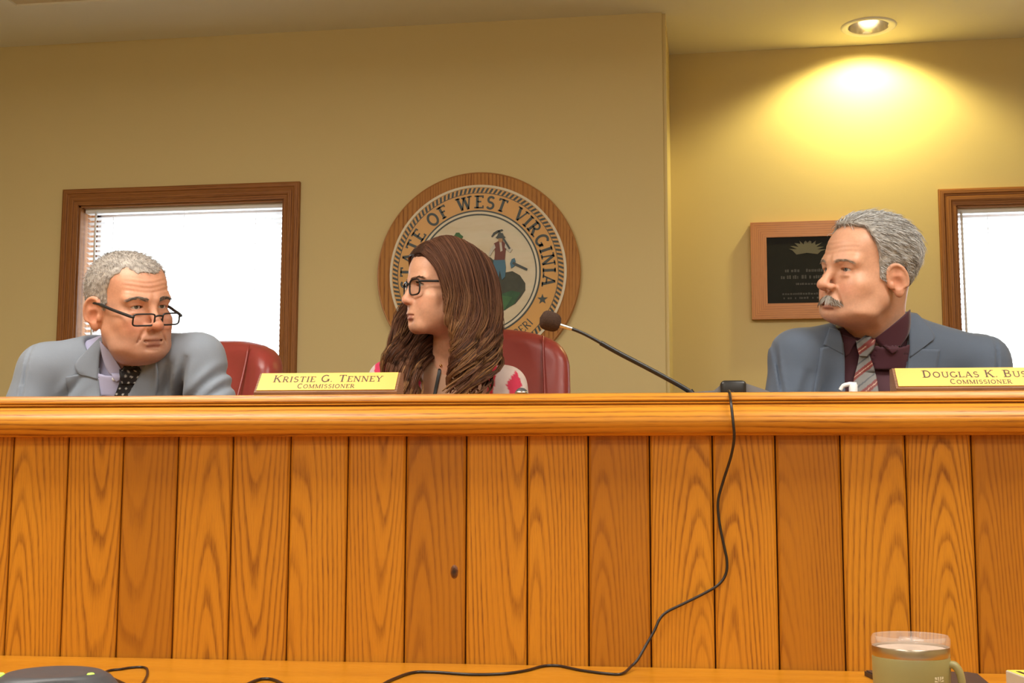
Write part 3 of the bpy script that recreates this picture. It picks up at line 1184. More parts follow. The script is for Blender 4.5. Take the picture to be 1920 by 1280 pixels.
def star(cx, cy, r):
    return [(cx + (r if k % 2 == 0 else r * 0.4) * math.sin(math.pi * k / 5), cy - (r if k % 2 == 0 else r * 0.4) * math.cos(math.pi * k / 5)) for k in range(10)]


flat('star', [star(1017.5, 565, 10)], M_SEALDARK)
flat('star', [star(776.5, 565, 10)], M_SEALDARK)
C_ROCK = plain('seal_rock', (0.045, 0.05, 0.03), rough=0.6, var=0.5, scale=40)
C_IVY = plain('seal_ivy', (0.022, 0.085, 0.03), rough=0.6, var=0.6, scale=60)
C_LAWN = plain('seal_lawn', (0.04, 0.13, 0.04), rough=0.6, var=0.4, scale=30)
C_VEST = plain('seal_vest', (0.16, 0.045, 0.03), rough=0.6)
C_BLUE = plain('seal_trousers', (0.06, 0.16, 0.24), rough=0.6)
C_SKIN = plain('seal_skin', (0.42, 0.24, 0.12), rough=0.6)
C_SHIRT = plain('seal_shirt', (0.55, 0.52, 0.45), rough=0.6)
C_TAN = plain('seal_buckskin', (0.35, 0.22, 0.09), rough=0.6)
flat('rock', [[(800, 560), (806, 530), (822, 505), (850, 490), (880, 478), (904, 478), (922, 486), (936, 500), (945, 515), (962, 512), (976, 520), (986, 535),
               (986, 548), (978, 560), (968, 572), (950, 582), (930, 590), (880, 596), (840, 592), (812, 580)]], C_ROCK, y1=0.0238)
flat('ivy', [[(850, 505), (880, 482), (905, 482), (922, 490), (930, 512), (915, 540), (885, 545), (860, 535)],
             [(936, 556), (960, 548), (978, 552), (966, 572), (948, 584), (926, 588), (922, 568)]], C_IVY, y1=0.0243)
flat('lawn', [[(830, 575), (870, 566), (910, 562), (940, 556), (962, 560), (948, 582), (925, 594), (890, 602), (850, 598)]], C_LAWN, y1=0.0246)
# miner with pickaxe
flat('miner_trousers', [[(927, 490), (948, 490), (950, 505), (949, 522), (943, 528), (939, 510), (936, 528), (930, 524), (927, 508)]], C_BLUE, y1=0.0262)
flat('miner_vest', [[(928, 460), (936, 456), (944, 456), (951, 462), (949, 478), (948, 491), (929, 491), (930, 476)]], C_VEST, y1=0.0265)
flat('miner_shirt', [[(938, 458), (942, 458), (944, 474), (940, 476)], [(949, 460), (957, 466), (962, 472), (958, 478), (952, 472), (948, 468)],
                     [(929, 461), (922, 470), (918, 482), (921, 483), (926, 474), (931, 468)]], C_SHIRT, y1=0.0267)
flat('miner_face', [[(936, 449), (944, 449), (944, 456), (940, 459), (936, 456)]], C_SKIN, y1=0.0268)
flat('miner_hat', [[(931, 449), (934, 446), (936, 441), (944, 441), (946, 446), (949, 449), (946, 451), (934, 451)]], M_SEALDARK, y1=0.0270)
flat('pickaxe', [[(923, 447), (927, 440), (934, 436), (943, 434), (945, 436), (936, 439), (929, 443), (925, 448)], [(935, 437), (938, 436), (959, 470), (956, 472)]], M_SEALDARK, y1=0.0272)
flat('anvil', [[(958, 498), (961, 490), (966, 488), (968, 494), (966, 503), (960, 507)]], C_BLUE, y1=0.0265)
flat('sledgehammer', [[(964, 495), (990, 508), (989, 512), (962, 499)]], M_SEALDARK, y1=0.0268)
# farmer, mostly hidden behind the woman's head
flat('farmer_hat', [[(848, 446), (854, 443), (857, 438), (863, 438), (866, 442), (870, 445), (868, 449), (850, 449)]], C_LAWN, y1=0.0268)
flat('farmer_coat', [[(852, 462), (860, 458), (868, 462), (872, 480), (868, 500), (852, 500), (849, 478)]], C_TAN, y1=0.0265)
flat('farmer_face', [[(855, 449), (864, 449), (864, 457), (860, 460), (855, 457)]], C_SKIN, y1=0.0268)
flat('farmer_trousers', [[(852, 500), (868, 500), (868, 530), (862, 530), (860, 510), (857, 530), (851, 530)]], C_VEST, y1=0.0263)

# ================================================================== plaque on the recess wall
pl0, pl1 = on_y(1408, 505, RECESS_Y - 0.02), on_y(1620, 505, RECESS_Y - 0.02)
pz0, pz1 = on_y(1510, 596, RECESS_Y - 0.02).z, on_y(1510, 414, RECESS_Y - 0.02).z
M_OAK_FRAME = wood('oak_frame', (0.55, 0.22, 0.035), (0.45, 0.16, 0.024), (0.24, 0.075, 0.012), 'x', ring=0.008, slope=0.02, rough=0.35, contrast=0.7, seed=5)
M_OAK_FRAME_Z = wood('oak_frame_upright', (0.55, 0.22, 0.035), (0.45, 0.16, 0.024), (0.24, 0.075, 0.012), 'z', ring=0.008, slope=0.02, rough=0.35, contrast=0.7, seed=6)
pw_, ph_ = pl1.x - pl0.x, pz1 - pz0
plq = empty('award_plaque', ((pl0.x + pl1.x) / 2, RECESS_Y, (pz0 + pz1) / 2))
tag(plq, 'oak framed black award plaque with a faint gold emblem on the recess wall', 'plaque')
bw = 0.055


def mitre(sgn, horiz):
    b, d0, d1 = bw, -0.030, -0.002
    if horiz:
        o = [(-pw_ / 2, sgn * ph_ / 2), (pw_ / 2, sgn * ph_ / 2), (pw_ / 2 - b, sgn * (ph_ / 2 - b)), (-pw_ / 2 + b, sgn * (ph_ / 2 - b))]
    else:
        o = [(sgn * pw_ / 2, -ph_ / 2), (sgn * pw_ / 2, ph_ / 2), (sgn * (pw_ / 2 - b), ph_ / 2 - b), (sgn * (pw_ / 2 - b), -ph_ / 2 + b)]
    MB().prism(o, 'y', d0, d1).build('frame_rail', M_OAK_FRAME if horiz else M_OAK_FRAME_Z, plq)


for s in (-1, 1):
    mitre(s, True)
    mitre(s, False)
MB().box(-pw_ / 2 + bw - 0.001, pw_ / 2 - bw + 0.001, -0.024, -0.004, -ph_ / 2 + bw - 0.001, ph_ / 2 - bw + 0.001).build(
    'black_plate', plain('plaque_black', (0.016, 0.016, 0.015), rough=0.6, spec=0.12, var=0.2), plq)
M_FAINT = plain('faint_gold', (0.10, 0.088, 0.042), rough=0.5)
M_FAINT2 = plain('faint_print', (0.036, 0.032, 0.025), rough=0.5)
em = MB()
er = random.Random(8)
upx = pw_ / 212.0
pts = []
for k in range(28):
    a = math.pi * k / 27
    rr = (26 + 6 * math.sin(k * 2.3) + er.uniform(-3, 3)) * upx
    pts.append((rr * 1.1 * math.cos(a), 36 * upx + rr * 0.75 * math.sin(a)))
pts += [(-20 * upx, 30 * upx), (0, 33 * upx), (20 * upx, 30 * upx)]
em.prism(pts, 'y', -0.0246, -0.0239)
em.build('gold_emblem', M_FAINT, plq)
tx = MB()
for (dz, half, hh_) in ((0, 42, 6), (-13, 50, 7), (-25, 22, 4), (-44, 48, 4), (-52, 46, 4)):
    x = -half
    while x < half:
        wd = er.uniform(2.5, 6)
        if er.random() > 0.14:
            tx.box(x * upx, (x + wd * 0.7) * upx, -0.0243, -0.0239, (dz - 4) * upx, (dz - 4 + hh_ * er.uniform(0.7, 1)) * upx)
        x += wd
tx.build('faint_engraving', M_FAINT2, plq)['kind'] = 'stuff'

# ================================================================== nameplates on the rail
M_BRASS = plain('brass_plate', (0.70, 0.42, 0.085), rough=0.42, var=0.03, metal=0.25)
M_WALNUT = wood('nameplate_wood', (0.26, 0.12, 0.05), (0.20, 0.085, 0.035), (0.10, 0.04, 0.016), 'x', ring=0.005, slope=0.02, rough=0.35)
M_INK = plain('engraved_letters', (0.07, 0.035, 0.015), rough=0.6)


def nameplate(px_l, px_r, py, lines, label, W=None, starts=None):
    a = on_dais(px_l, py, RAILY + 0.02)
    b = on_dais(px_r, py, RAILY + 0.02)
    W = W or (b.x - a.x)
    o = empty('nameplate')
    o.matrix_world = MD @ Matrix.Translation((a.x + W / 2, RAILY + 0.02, RT))
    tag(o, label, 'nameplate')
    D, Hh = 0.060, 0.043
    MB().prism([(0, 0), (D, 0), (D, Hh), (0.035, Hh), (0, 0.006)], 'x', -W / 2, W / 2).build('wedge_block', M_WALNUT, o)
    # slope from (0,.006) to (D-.012,Hh)
    s0, s1 = Vector((0, 0, 0.006)), Vector((0, 0.035, Hh))
    sl = s1 - s0
    L = sl.length
    sd = sl.normalized()
    nn = Vector((0, -sd.z, sd.y))
    F = lambda x, y, h: Vector((x, 0, 0)) + s0 + sd * y + nn * h
    pm = MB()
    m = 0.004
    for h0, h1 in ((0.0, 0.0016),):
        c = [(-W / 2 + m, m), (W / 2 - m, m), (W / 2 - m, L - 0.0015), (-W / 2 + m, L - 0.0015)]
        pm.add([F(x, y, h1) for x, y in c] + [F(x, y, h0) for x, y in c], [(0, 1, 2, 3), (0, 4, 5, 1), (1, 5, 6, 2), (2, 6, 7, 3), (3, 7, 4, 0)])
    plate = pm.build('brass_plate', M_BRASS, o)
    for li, (txt, size, small, yc) in enumerate(lines):
        w, q = text_quads(txt, size, small, weight=0.150, serif=0.06, slen=0.30, track=0.09)
        xs = -w / 2 if not starts else starts[li]
        lm = MB()
        put_quads(lm, q, lambda x, y, h: F(x + xs, y + yc, 0.0016 + h), 0.00025)
        lm.build('lettering', M_INK, plate)
    return o


nameplate(476, 744, 736.5, [('KRISTIE G. TENNEY', 0.0185, 0.80, 0.0250), ('COMMISSIONER', 0.0124, 0.82, 0.0085)],
          'brass-faced wedge nameplate reading Kristie G. Tenney on the dais rail')
nameplate(1681, 1950, 728, [('DOUGLAS K. BUS', 0.0180, 0.80, 0.0250), ('COMMISSIONER', 0.0119, 0.82, 0.0088)],
          'brass-faced wedge nameplate reading Douglas K. Bus on the dais rail', W=0.262, starts=(-0.084, -0.042))

# ================================================================== microphone with its base and cord
M_FOAM = plain('foam_windscreen', (0.060, 0.036, 0.026), rough=0.95, spec=0.1, var=0.5, scale=400, bump=1.0, bscale=700)
yb = 0.17
gb = on_dais(1292, 731, yb)
fo = on_dais(1030, 601, yb - 0.06)
mic = empty('gooseneck_microphone')
mic.matrix_world = MD @ Matrix.Translation((gb.x, yb, RT))
tag(mic, 'black gooseneck microphone with brown foam tip leaning over the dais rail', 'microphone')
L_ = lambda p: Vector((p[0] - gb.x, p[1] - yb, p[2] - RT))
neck_px = [(1292, 732), (1270, 719), (1216, 690), (1160, 661), (1126, 642), (1108, 632), (1090, 623), (1072, 616), (1054, 611), (1046, 608)]
npts = [L_(on_dais(a, b, yb - 0.06 * (1292 - a) / 246)) for a, b in neck_px]
MB().tube(catmull(npts[:5], 6), 0.0046, 10).build('lower_shaft', M_BLACK, mic, smooth=True, angle=40)
MB().tube(catmull(npts[4:], 8), 0.0031, 10).build('gooseneck', M_BLACK, mic, smooth=True, angle=40)
MB().tube([npts[0] + Vector((0.012, 0, -0.018)), npts[0]], 0.0075, 12).build('shaft_socket', M_BLACK, mic, smooth=True, angle=40)
MB().tube([npts[-3], npts[-1]], [0.0035, 0.0042], 10).build('capsule_stem', M_STEEL, mic, smooth=True, angle=40)
fc = L_(on_dais(1032, 602, yb - 0.06))
fd = (L_(on_dais(1010, 596, yb - 0.062)) - L_(on_dais(1053, 610, yb - 0.059))).normalized()
MF = Matrix.Translation(fc) @ fd.to_track_quat('Z', 'Y').to_matrix().to_4x4()
prof = []
for k in range(13):
    s = -1 + 2 * k / 12
    prof.append((0.0180 * (max(0, 1 - abs(s) ** 3.2)) ** 0.5 * (1.0 + 0.06 * s), 0.0205 * s))
MB().lathe(prof, 28, MF).build('foam_windscreen', M_FOAM, mic, smooth=True)
bs = MB()
bx0, bx1 = on_dais(1338, 731, yb).x - gb.x, on_dais(1440, 731, yb).x - gb.x
bs.prism([(-0.03, 0.0), (bx1, 0.0), (bx1, 0.012), (bx1 - 0.012, 0.0165), (bx0 + 0.052, 0.0285), (bx0 + 0.012, 0.0245), (bx0, 0.0145), (-0.03, 0.008)], 'y', -0.03, 0.06)
bs.build('base_plate', plain('grey_base', (0.16, 0.17, 0.19), rough=0.4), mic)
hx0, hx1 = on_dais(1351, 731, yb - 0.03).x - gb.x, on_dais(1399, 731, yb - 0.03).x - gb.x
MB().bbox(hx0, hx1, -0.045, -0.005, 0.0, 0.0315, 0.007, 3).build('talk_button_block', M_BLACK, mic, smooth=True, angle=40)

M_CORD = plain('cord_rubber', (0.016, 0.011, 0.010), rough=0.35)
cp = []
CR = 0.0024
p0 = on_dais(1372, 731, yb - 0.045)
cp.append(Vector((p0.x, yb - 0.05, RT + CR + 0.008)))
cp.append(Vector((p0.x, 0.06, RT + CR)))
xe = on_dais(1368, 735, RAILY).x
cp.append(Vector((xe, RAILY + 0.012, RT + CR + 0.0005)))
cp.append(Vector((xe, RAILY - 0.010, RT - 0.004)))
for (a, b, y) in ((1371, 755, -0.047), (1375, 790, -0.056), (1377, 820, -0.050), (1371, 855, -0.030), (1357, 900, -0.012), (1347, 940, -0.006), (1350, 980, -0.005), (1358, 1020, -0.005), (1364, 1050, -0.005),
                  (1362, 1075, -0.005), (1348, 1095, -0.006), (1320, 1112, -0.008), (1280, 1132, -0.01), (1252, 1146, -0.012), (1238, 1160, -0.014), (1228, 1182, -0.018), (1212, 1210, -0.024),
                  (1197, 1236, -0.036)):
    cp.append(on_dais(a, b, y))


def on_table(px, py, z=None):
    return dlocal(on_z(px, py, TZ if z is None else z))


for (a, b) in ((1185, 1256), (1168, 1265), (1140, 1265), (1090, 1258.5), (1050, 1250.5), (1020, 1251), (985, 1260), (940, 1266), (880, 1267), (815, 1263), (775, 1264), (735, 1278), (690, 1300), (620, 1310), (560, 1300), (520, 1280), (498, 1276.5), (478, 1281), (440, 1300), (400, 1325), (340, 1350), (240, 1352)):
    q = on_table(a, b)
    q.z = TZ + CR + (0.004 if a > 1180 else 0)
    cp.append(q)
cord = MB().tube(catmull(cp, 6), CR, 8).build('microphone_cord', M_CORD, None, smooth=True, angle=50)
cord.matrix_world = MD
tag(cord, 'thin black cord draped over the dais rail and trailing along the table', 'cord')

# ================================================================== small things behind the rail
yq = 0.38
sp_ = on_dais(1600, 729, yq)
san = empty('pump_bottle')
san.matrix_world = MD @ Matrix.Translation((sp_.x, yq, DESK))
tag(san, 'white pump bottle whose nozzle peeks over the rail before the man in the striped tie', 'bottle')
zt = on_dais(1600, 716, yq).z - DESK
MB().lathe([(0.0, 0.0), (0.030, 0.0), (0.032, 0.004), (0.032, 0.11), (0.028, 0.128), (0.014, 0.138), (0.012, 0.150), (0.0, 0.150)], 28).build('bottle_body', plain('clear_gel', (0.75, 0.78, 0.80), rough=0.2), san, smooth=True, angle=40)
MB().lathe([(0.0155, 0.146), (0.0155, 0.166), (0.010, 0.170), (0.0, 0.170)], 24).build('collar', M_WHITE, san, smooth=True, angle=40)
pm = MB()
pm.lathe([(0.004, 0.168), (0.004, zt - 0.022), (0.0085, zt - 0.022), (0.0085, zt - 0.004), (0.006, zt), (0.0, zt + 0.0005)], 20)
pm.tube(catmull([(0.006, 0, zt - 0.004), (-0.008, 0, zt - 0.003), (-0.019, 0, zt - 0.006), (-0.025, 0, zt - 0.014)], 5), [0.0052] * 6 + [0.0046] * 5 + [0.004] * 5, 10)
pm.build('pump_head', M_WHITE, san, smooth=True, angle=40)

yq = 0.30
dp = on_dais(978, 735, yq)
dev = empty('desk_device')
dev.matrix_world = MD @ Matrix.Translation((dp.x, yq, DESK))
tag(dev, 'small black dome-topped device peeking over the rail before the woman', 'device')
zt = on_dais(978, 726.5, yq).z - DESK
MB().bbox(-0.04, 0.04, -0.03, 0.05, 0.0, 0.03, 0.006).build('foot', M_BLACK, dev, smooth=True, angle=40)
MB().tube([(0, 0.01, 0.02), (0, 0, zt - 0.02)], 0.006, 12).build('stem', M_BLACK, dev, smooth=True, angle=40)
MB().lathe([(0.0, zt), (0.006, zt - 0.0012), (0.0105, zt - 0.005), (0.0125, zt - 0.011), (0.012, zt - 0.024), (0.006, zt - 0.03)], 24).build('dome', M_DARKGREY, dev, smooth=True)
MB().lathe([(0.0115, zt - 0.0075), (0.0130, zt - 0.009), (0.0132, zt - 0.0115), (0.0120, zt - 0.0125)], 24).build('silver_ring', M_STEEL, dev, smooth=True)

# ================================================================== things on the table
# travel mug
mp = CAMP + ray(1708, 1190) * 1.55
mug = empty('travel_mug', (mp.x, mp.y, TZ), YAW)
tag(mug, 'sage green insulated travel mug with clear lid and handle on the table', 'mug')
MR = 70 / FPX * 1.55 * 1.0
MH = (CAMP + ray(1708, 1189) * 1.55).z - TZ
print('mug', MR, MH)
M_SAGE = plain('sage_powder_coat', (0.30, 0.265, 0.105), rough=0.42, var=0.04, bump=0.08, bscale=1500)
zb = MH - 0.0235
MB().lathe([(0.0, 0.0), (MR * 0.86, 0.0), (MR * 0.90, 0.003), (MR * 0.93, 0.010), (MR * 0.985, zb - 0.02), (MR * 0.99, zb - 0.002), (MR * 0.975, zb)], 64).build('mug_body', M_SAGE, mug, smooth=True, angle=40)
MB().lathe([(MR * 0.965, zb - 0.001), (MR * 0.985, zb + 0.001), (MR * 0.995, zb + 0.010), (MR * 0.98, zb + 0.0115), (MR * 0.93, zb + 0.0115), (MR * 0.92, zb - 0.05)], 64).build('steel_rim', plain('rim_steel', (0.50, 0.43, 0.34), rough=0.3, metal=1.0), mug, smooth=True, angle=40)
M_CLEAR = NT('clear_lid').set(col=(0.86, 0.82, 0.78), rough=0.06, alpha=0.16, spec=0.8).mat
zl = zb + 0.0105
MB().lathe([(0.0, zl + 0.002), (MR * 0.90, zl + 0.002), (MR * 0.985, zl + 0.0012), (MR * 1.005, zl + 0.004), (MR * 1.0, zl + 0.010), (MR * 0.96, zl + 0.0135), (MR * 0.90, zl + 0.0125), (MR * 0.86, zl + 0.007), (0.0, zl + 0.0065)], 64).build('lid', M_CLEAR, mug, smooth=True, angle=50)
MB().lathe([(0.0, zl - 0.0015), (MR * 0.90, zl - 0.0015)], 40).build('drink', plain('milky_coffee_foam', (0.62, 0.48, 0.38), rough=0.6, var=0.3, scale=160), mug, smooth=True)
MB().bbox(-0.010, 0.012, -0.016, 0.016, zl + 0.0068, zl + 0.0105, 0.002).build('lid_slider', M_CLEAR, mug, smooth=True, angle=40)
hd = MB()
path = catmull([(MR * 0.93, 0, zb - 0.008), (MR * 1.10, 0, zb - 0.009), (MR * 1.235, 0, zb - 0.022), (MR * 1.26, 0, zb - 0.05), (MR * 1.20, 0, zb - 0.078), (MR * 0.91, 0, zb - 0.088)], 6)
vs, fs = [], []
hw, ht = 0.0085, 0.0042
for i, p in enumerate(path):
    tg = (path[min(i + 1, len(path) - 1)] - path[max(i - 1, 0)]).normalized()
    nr = Vector((tg.z, 0, -tg.x))
    for k in range(12):
        a = 2 * math.pi * k / 12
        ca, sa = math.cos(a), math.sin(a)
        vs.append(p + Vector((0, 1, 0)) * hw * math.copysign(abs(ca) ** 0.6, ca) + nr * ht * math.copysign(abs(sa) ** 0.6, sa))
for i in range(len(path) - 1):
    for k in range(12):
        fs.append((i * 12 + k, i * 12 + (k + 1) % 12, (i + 1) * 12 + (k + 1) % 12, (i + 1) * 12 + k))
hd.add(vs, fs)
hdo = hd.build('handle', M_SAGE, mug, smooth=True, angle=60)
hdo.rotation_euler = (0, 0, math.radians(-24))
# four-part leaf logo on the mug
M_LOGO = plain('pale_print', (0.72, 0.68, 0.50), rough=0.5)
lg = MB()


def on_mug(x, z):
    """x metres along the surface from the facing line"""
    r_ = MR * (0.93 + 0.055 * min(1.0, max(0.0, (z - 0.010) / (zb - 0.030)))) + 0.0007
    a = -math.pi / 2 + x / r_
    return Vector((r_ * math.cos(a), r_ * math.sin(a), z))


lxc = 0.0205
lz = zb - 0.0255
S_ = 0.0058


def quad_leaf(sx, sz):
    # each quarter: square cut by two slanted white bars
    for k, poly in enumerate(([(0.08, 0.10), (0.10, 0.95), (0.42, 0.92), (0.30, 0.45)], [(0.16, 0.08), (0.95, 0.10), (0.92, 0.42), (0.48, 0.30)],
                              [(0.42, 0.46), (0.58, 0.92), (0.92, 0.90), (0.90, 0.58)])):
        n_ = [on_mug(lxc + sx * p[0] * S_ * 1.25, lz + sz * p[1] * S_ * 1.25) for p in poly]
        lg.add(n_, [(0, 1, 2, 3)])


for sx in (-1, 1):
    for sz in (-1, 1):
        quad_leaf(sx, sz)
for k in range(7):
    x = lxc - 0.0085 + k * 0.0026
    lg.add([on_mug(x, lz - 0.0125), on_mug(x + 0.0018, lz - 0.0125), on_mug(x + 0.0018, lz - 0.0098), on_mug(x, lz - 0.0098)], [(0, 1, 2, 3)])
lg.build('pale_logo', M_LOGO, mug)

# dark folder behind the mug
fa, fb_ = on_z(1622, 1264, TZ), on_z(1832, 1268, TZ)
fl = empty('portfolio_folder', ((fa.x + fb_.x) / 2, (fa.y + fb_.y) / 2, TZ), A_D + math.radians(1))
tag(fl, 'flat dark brown folder lying on the table under the green mug\'s shadow side', 'folder')
fl['label'] = 'flat dark brown portfolio folder lying on the table behind the green mug'
fw = (fb_ - fa).length
mb = MB()
c = [(-fw / 2, 0.0), (-fw / 2 + 0.03, -0.24), (fw / 2 - 0.02, -0.24), (fw / 2, -0.02), (fw / 2 - 0.012, 0.0)]
mb.prism(c, 'z', 0.0, 0.007)
mb.build('cover', plain('folder_leather', (0.035, 0.022, 0.016), rough=0.5, bump=0.3, bscale=500), fl)
mb = MB()
mb.prism([(p[0] * 0.97, p[1] * 0.97 - 0.003) for p in c], 'z', 0.0071, 0.009)
mb.build('inner_page', plain('folder_inner', (0.05, 0.03, 0.022), rough=0.6), fl)
# keep the mug clear of the folder: it stands just in front of it on the bare table

# little carton at the right edge
ca_ = on_z(1897, 1281, TZ + 0.03)
ct = empty('small_carton', (ca_.x + 0.05, ca_.y - 0.02, TZ), YAW)
tag(ct, 'small pale carton with a yellow and black top lying on the table', 'carton')
zt_ = (CAMP + ray(1900, 1255) * (ca_ - CAMP).dot(FWD)).z - TZ
MB().bbox(-0.05, 0.05, -0.035, 0.035, 0, zt_, 0.0015).build('box_body', plain('pale_card', (0.55, 0.52, 0.42), rough=0.6), ct)
MB().box(-0.0485, 0.0485, -0.0335, 0.0335, zt_, zt_ + 0.0005).build('yellow_top', plain('yellow_card', (0.80, 0.70, 0.10), rough=0.5), ct)
sw = MB()
for k in range(9):
    x = -0.042 + k * 0.0095
    sw.box(x, x + 0.0055, -0.018 + 0.004 * math.sin(k * 2.1), 0.016 + 0.004 * math.cos(k * 1.7), zt_ + 0.0005, zt_ + 0.0008)
sw.build('black_print', M_BLACK, ct)

# conference phone
cp0 = CAMP + ray(102, 1290) * 1.60
ph = empty('conference_phone', (cp0.x, cp0.y, TZ), YAW + math.radians(12))
tag(ph, 'dark grey three-armed conference speakerphone with green lights on the table', 'phone')
HP = (CAMP + ray(120, 1257.5) * 1.62).z - TZ


def phone_r(a):
    return 0.105 + 0.062 * max(0.0, math.cos(1.5 * (a - math.radians(90)) * 1.0)) ** 2 if False else 0.128 + 0.050 * math.cos(3 * (a - math.radians(-20)))


pm = MB()
vs, fs = [], []
NA = 72
rings_ = [(1.0, 0.0), (1.02, 0.006), (0.99, 0.014), (0.90, 0.026), (0.74, 0.040), (0.58, 0.050), (0.50, HP - 0.004), (0.44, HP), (0.25, HP - 0.002), (0.02, HP - 0.003)]
for (f_, z_) in rings_:
    for k in range(NA):
        a = 2 * math.pi * k / NA
        w_ = min(1.0, max(0.0, (f_ - 0.40) / 0.5))
        rr = (0.128 + (phone_r(a) - 0.128) * w_) * f_
        vs.append((rr * math.cos(a), rr * math.sin(a), z_))
for i in range(len(rings_) - 1):
    for k in range(NA):
        fs.append((i * NA + k, i * NA + (k + 1) % NA, (i + 1) * NA + (k + 1) % NA, (i + 1) * NA + k))
fs.append(tuple(range((len(rings_) - 1) * NA, len(rings_) * NA)))
pm.add(vs, fs).build('phone_body', M_DARKGREY, ph, smooth=True, angle=50)
gr = MB()
for k in range(44):
    a = 2 * math.pi * k / 44
    gr.box(0.053, 0.068, -0.0012, 0.0012, HP - 0.0035, HP - 0.0005, Matrix.Rotation(a, 4, 'Z') @ Matrix.Translation((0, 0, -0.004)) @ Matrix.Rotation(math.radians(18), 4, 'Y'))
gr.build('speaker_grille', M_BLACK, ph)
M_LED = NT('green_led').set(col=(0.5, 0.9, 0.1), emit=(0.45, 1.0, 0.08), emits=0.7).mat
wa = CAMP + ray(172, 1264) * 1.60
for k, px_ in enumerate((3, 172)):
    ld = (ph.matrix_world if False else Matrix.Translation((cp0.x, cp0.y, TZ)) @ Matrix.Rotation(YAW + math.radians(12), 4, 'Z')).inverted() @ (CAMP + ray(px_, 1265) * 1.585)
    MB().lathe([(0.0, 0.0015), (0.0035, 0.001), (0.0048, -0.0005), (0.0048, -0.006)], 14, Matrix.Translation((ld.x, ld.y, ld.z))).build('status_light', M_LED, ph, smooth=True)
pc = [dlocal(cp0 + FWD * 0.10 + RGT * 0.05), dlocal(cp0 + FWD * 0.22 + RGT * 0.06), on_table(200, 1268), on_table(232, 1258), on_table(262, 1254.5), (on_table(276, 1257)), on_table(278, 1268), on_table(272, 1282), on_table(262, 1310), dlocal(cp0 + FWD * 0.06 + RGT * 0.20), dlocal(cp0 + FWD * 0.02 + RGT * 0.10)]
pcs = []
for k, q in enumerate(pc):
    q = Vector(q)
    q.z = TZ + 0.0022
    pcs.append(q)
pcd = MB().tube(catmull(pcs, 8), 0.002, 8).build('phone_cord', M_CORD, None, smooth=True)
pcd.matrix_world = MD
tag(pcd, 'short black cord looping beside the conference phone on the table', 'cord')
# ================================================================== leather chairs
def leather(name, col):
    t = NT(name)
    tc = t.n('ShaderNodeTexCoord').outputs['Object']
    vz = t.n('ShaderNodeTexVoronoi')
    vz.inputs['Scale'].default_value = 420
    t.l(tc, vz.inputs['Vector'])
    nz = t.noise(tc, 8, 3)
    t.set(col=t.mix(nz, tuple(c * 0.85 for c in col), tuple(c * 1.12 for c in col)), rough=0.34, spec=0.5)
    t.bump(vz.outputs['Distance'], 0.06, 0.0006)
    return t.mat


M_LEATHER = leather('burgundy_leather', (0.30, 0.045, 0.036))


def make_chair(label):
    r = empty('leather_chair')
    tag(r, label, 'chair')

    def back(P):
        d = rbox(P, (0, 0, 0.83), (0.25, 0.055, 0.36), 0.05)
        # shoulders drop towards the sides, cushion bulges to the front
        x, z = P[:, 0], P[:, 2]
        top = z - (1.19 - 2.0 * np.abs(x) ** 2.4)
        d = smax(d, top, 0.05)
        d = smin(d, ell(P, (0, -0.035, 0.95), (0.20, 0.045, 0.17)), 0.03)
        d = smin(d, ell(P, (0, -0.045, 0.66), (0.19, 0.05, 0.13)), 0.03)
        return d

    def curve(f):
        def g(P):
            Q = P.copy()
            Q[:, 1] += 0.9 * P[:, 0] ** 2 - 0.16 * (P[:, 2] - 0.8)
            return f(Q)
        return g
    sdf_obj('backrest', curve(back), (-0.30, -0.2, 0.42), (0.30, 0.22, 1.26), 0.011, M_LEATHER, r)
    for s in (-1, 1):
        pts = []
        for k in range(15):
            z = 0.55 + 0.60 * k / 14
            pts.append((s * 0.175, -0.0545 - 0.9 * 0.175 ** 2 + 0.16 * (z - 0.8) - 0.028 * math.exp(-((z - 0.95) / 0.12) ** 2), z))
        MB().tube(catmull(pts, 2), 0.003, 6).build('seam_piping', M_LEATHER, r, smooth=True)

    def seat(P):
        d = rbox(P, (0, -0.22, 0.44), (0.255, 0.25, 0.065), 0.06)
        return smin(d, ell(P, (0, -0.24, 0.49), (0.2, 0.2, 0.035)), 0.02)
    sdf_obj('seat', seat, (-0.29, -0.52, 0.34), (0.29, 0.07, 0.56), 0.014, M_LEATHER, r)
    for s in (-1, 1):
        a = MB()
        a.tube(catmull([(s * 0.28, -0.10, 0.40), (s * 0.30, -0.10, 0.55), (s * 0.30, -0.14, 0.63), (s * 0.30, -0.34, 0.64), (s * 0.30, -0.40, 0.60), (s * 0.28, -0.40, 0.42)], 6), 0.014, 10)
        ao = a.build('armrest', M_BLACK, r, smooth=True)
        MB().bbox(s * 0.30 - 0.028, s * 0.30 + 0.028, -0.38, -0.12, 0.645, 0.675, 0.012, 3).build('arm_pad', M_LEATHER, ao, smooth=True)
    MB().tube([(0, -0.2, 0.08), (0, -0.2, 0.38)], 0.025, 14).build('gas_post', M_STEEL, r, smooth=True, angle=40)
    for k in range(5):
        a = 2 * math.pi * k / 5 + 0.3
        e = (0.29 * math.cos(a), -0.2 + 0.29 * math.sin(a))
        MB().tube([(0, -0.2, 0.11), (e[0] * 0.5, -0.2 + (e[1] + 0.2) * 0.5, 0.10), (e[0], e[1], 0.075)], [0.026, 0.02, 0.014], 8).build('base_arm', M_BLACK, r, smooth=True)
        MB().lathe([(0.0, -0.012), (0.026, -0.012), (0.028, 0.0), (0.026, 0.012), (0.0, 0.012)], 16, Matrix.Translation((e[0], e[1], 0.028)) @ Matrix.Rotation(a, 4, 'Z') @ Matrix.Rotation(math.pi / 2, 4, 'X')).build('caster', M_BLACK, r, smooth=True, angle=40)
    return r


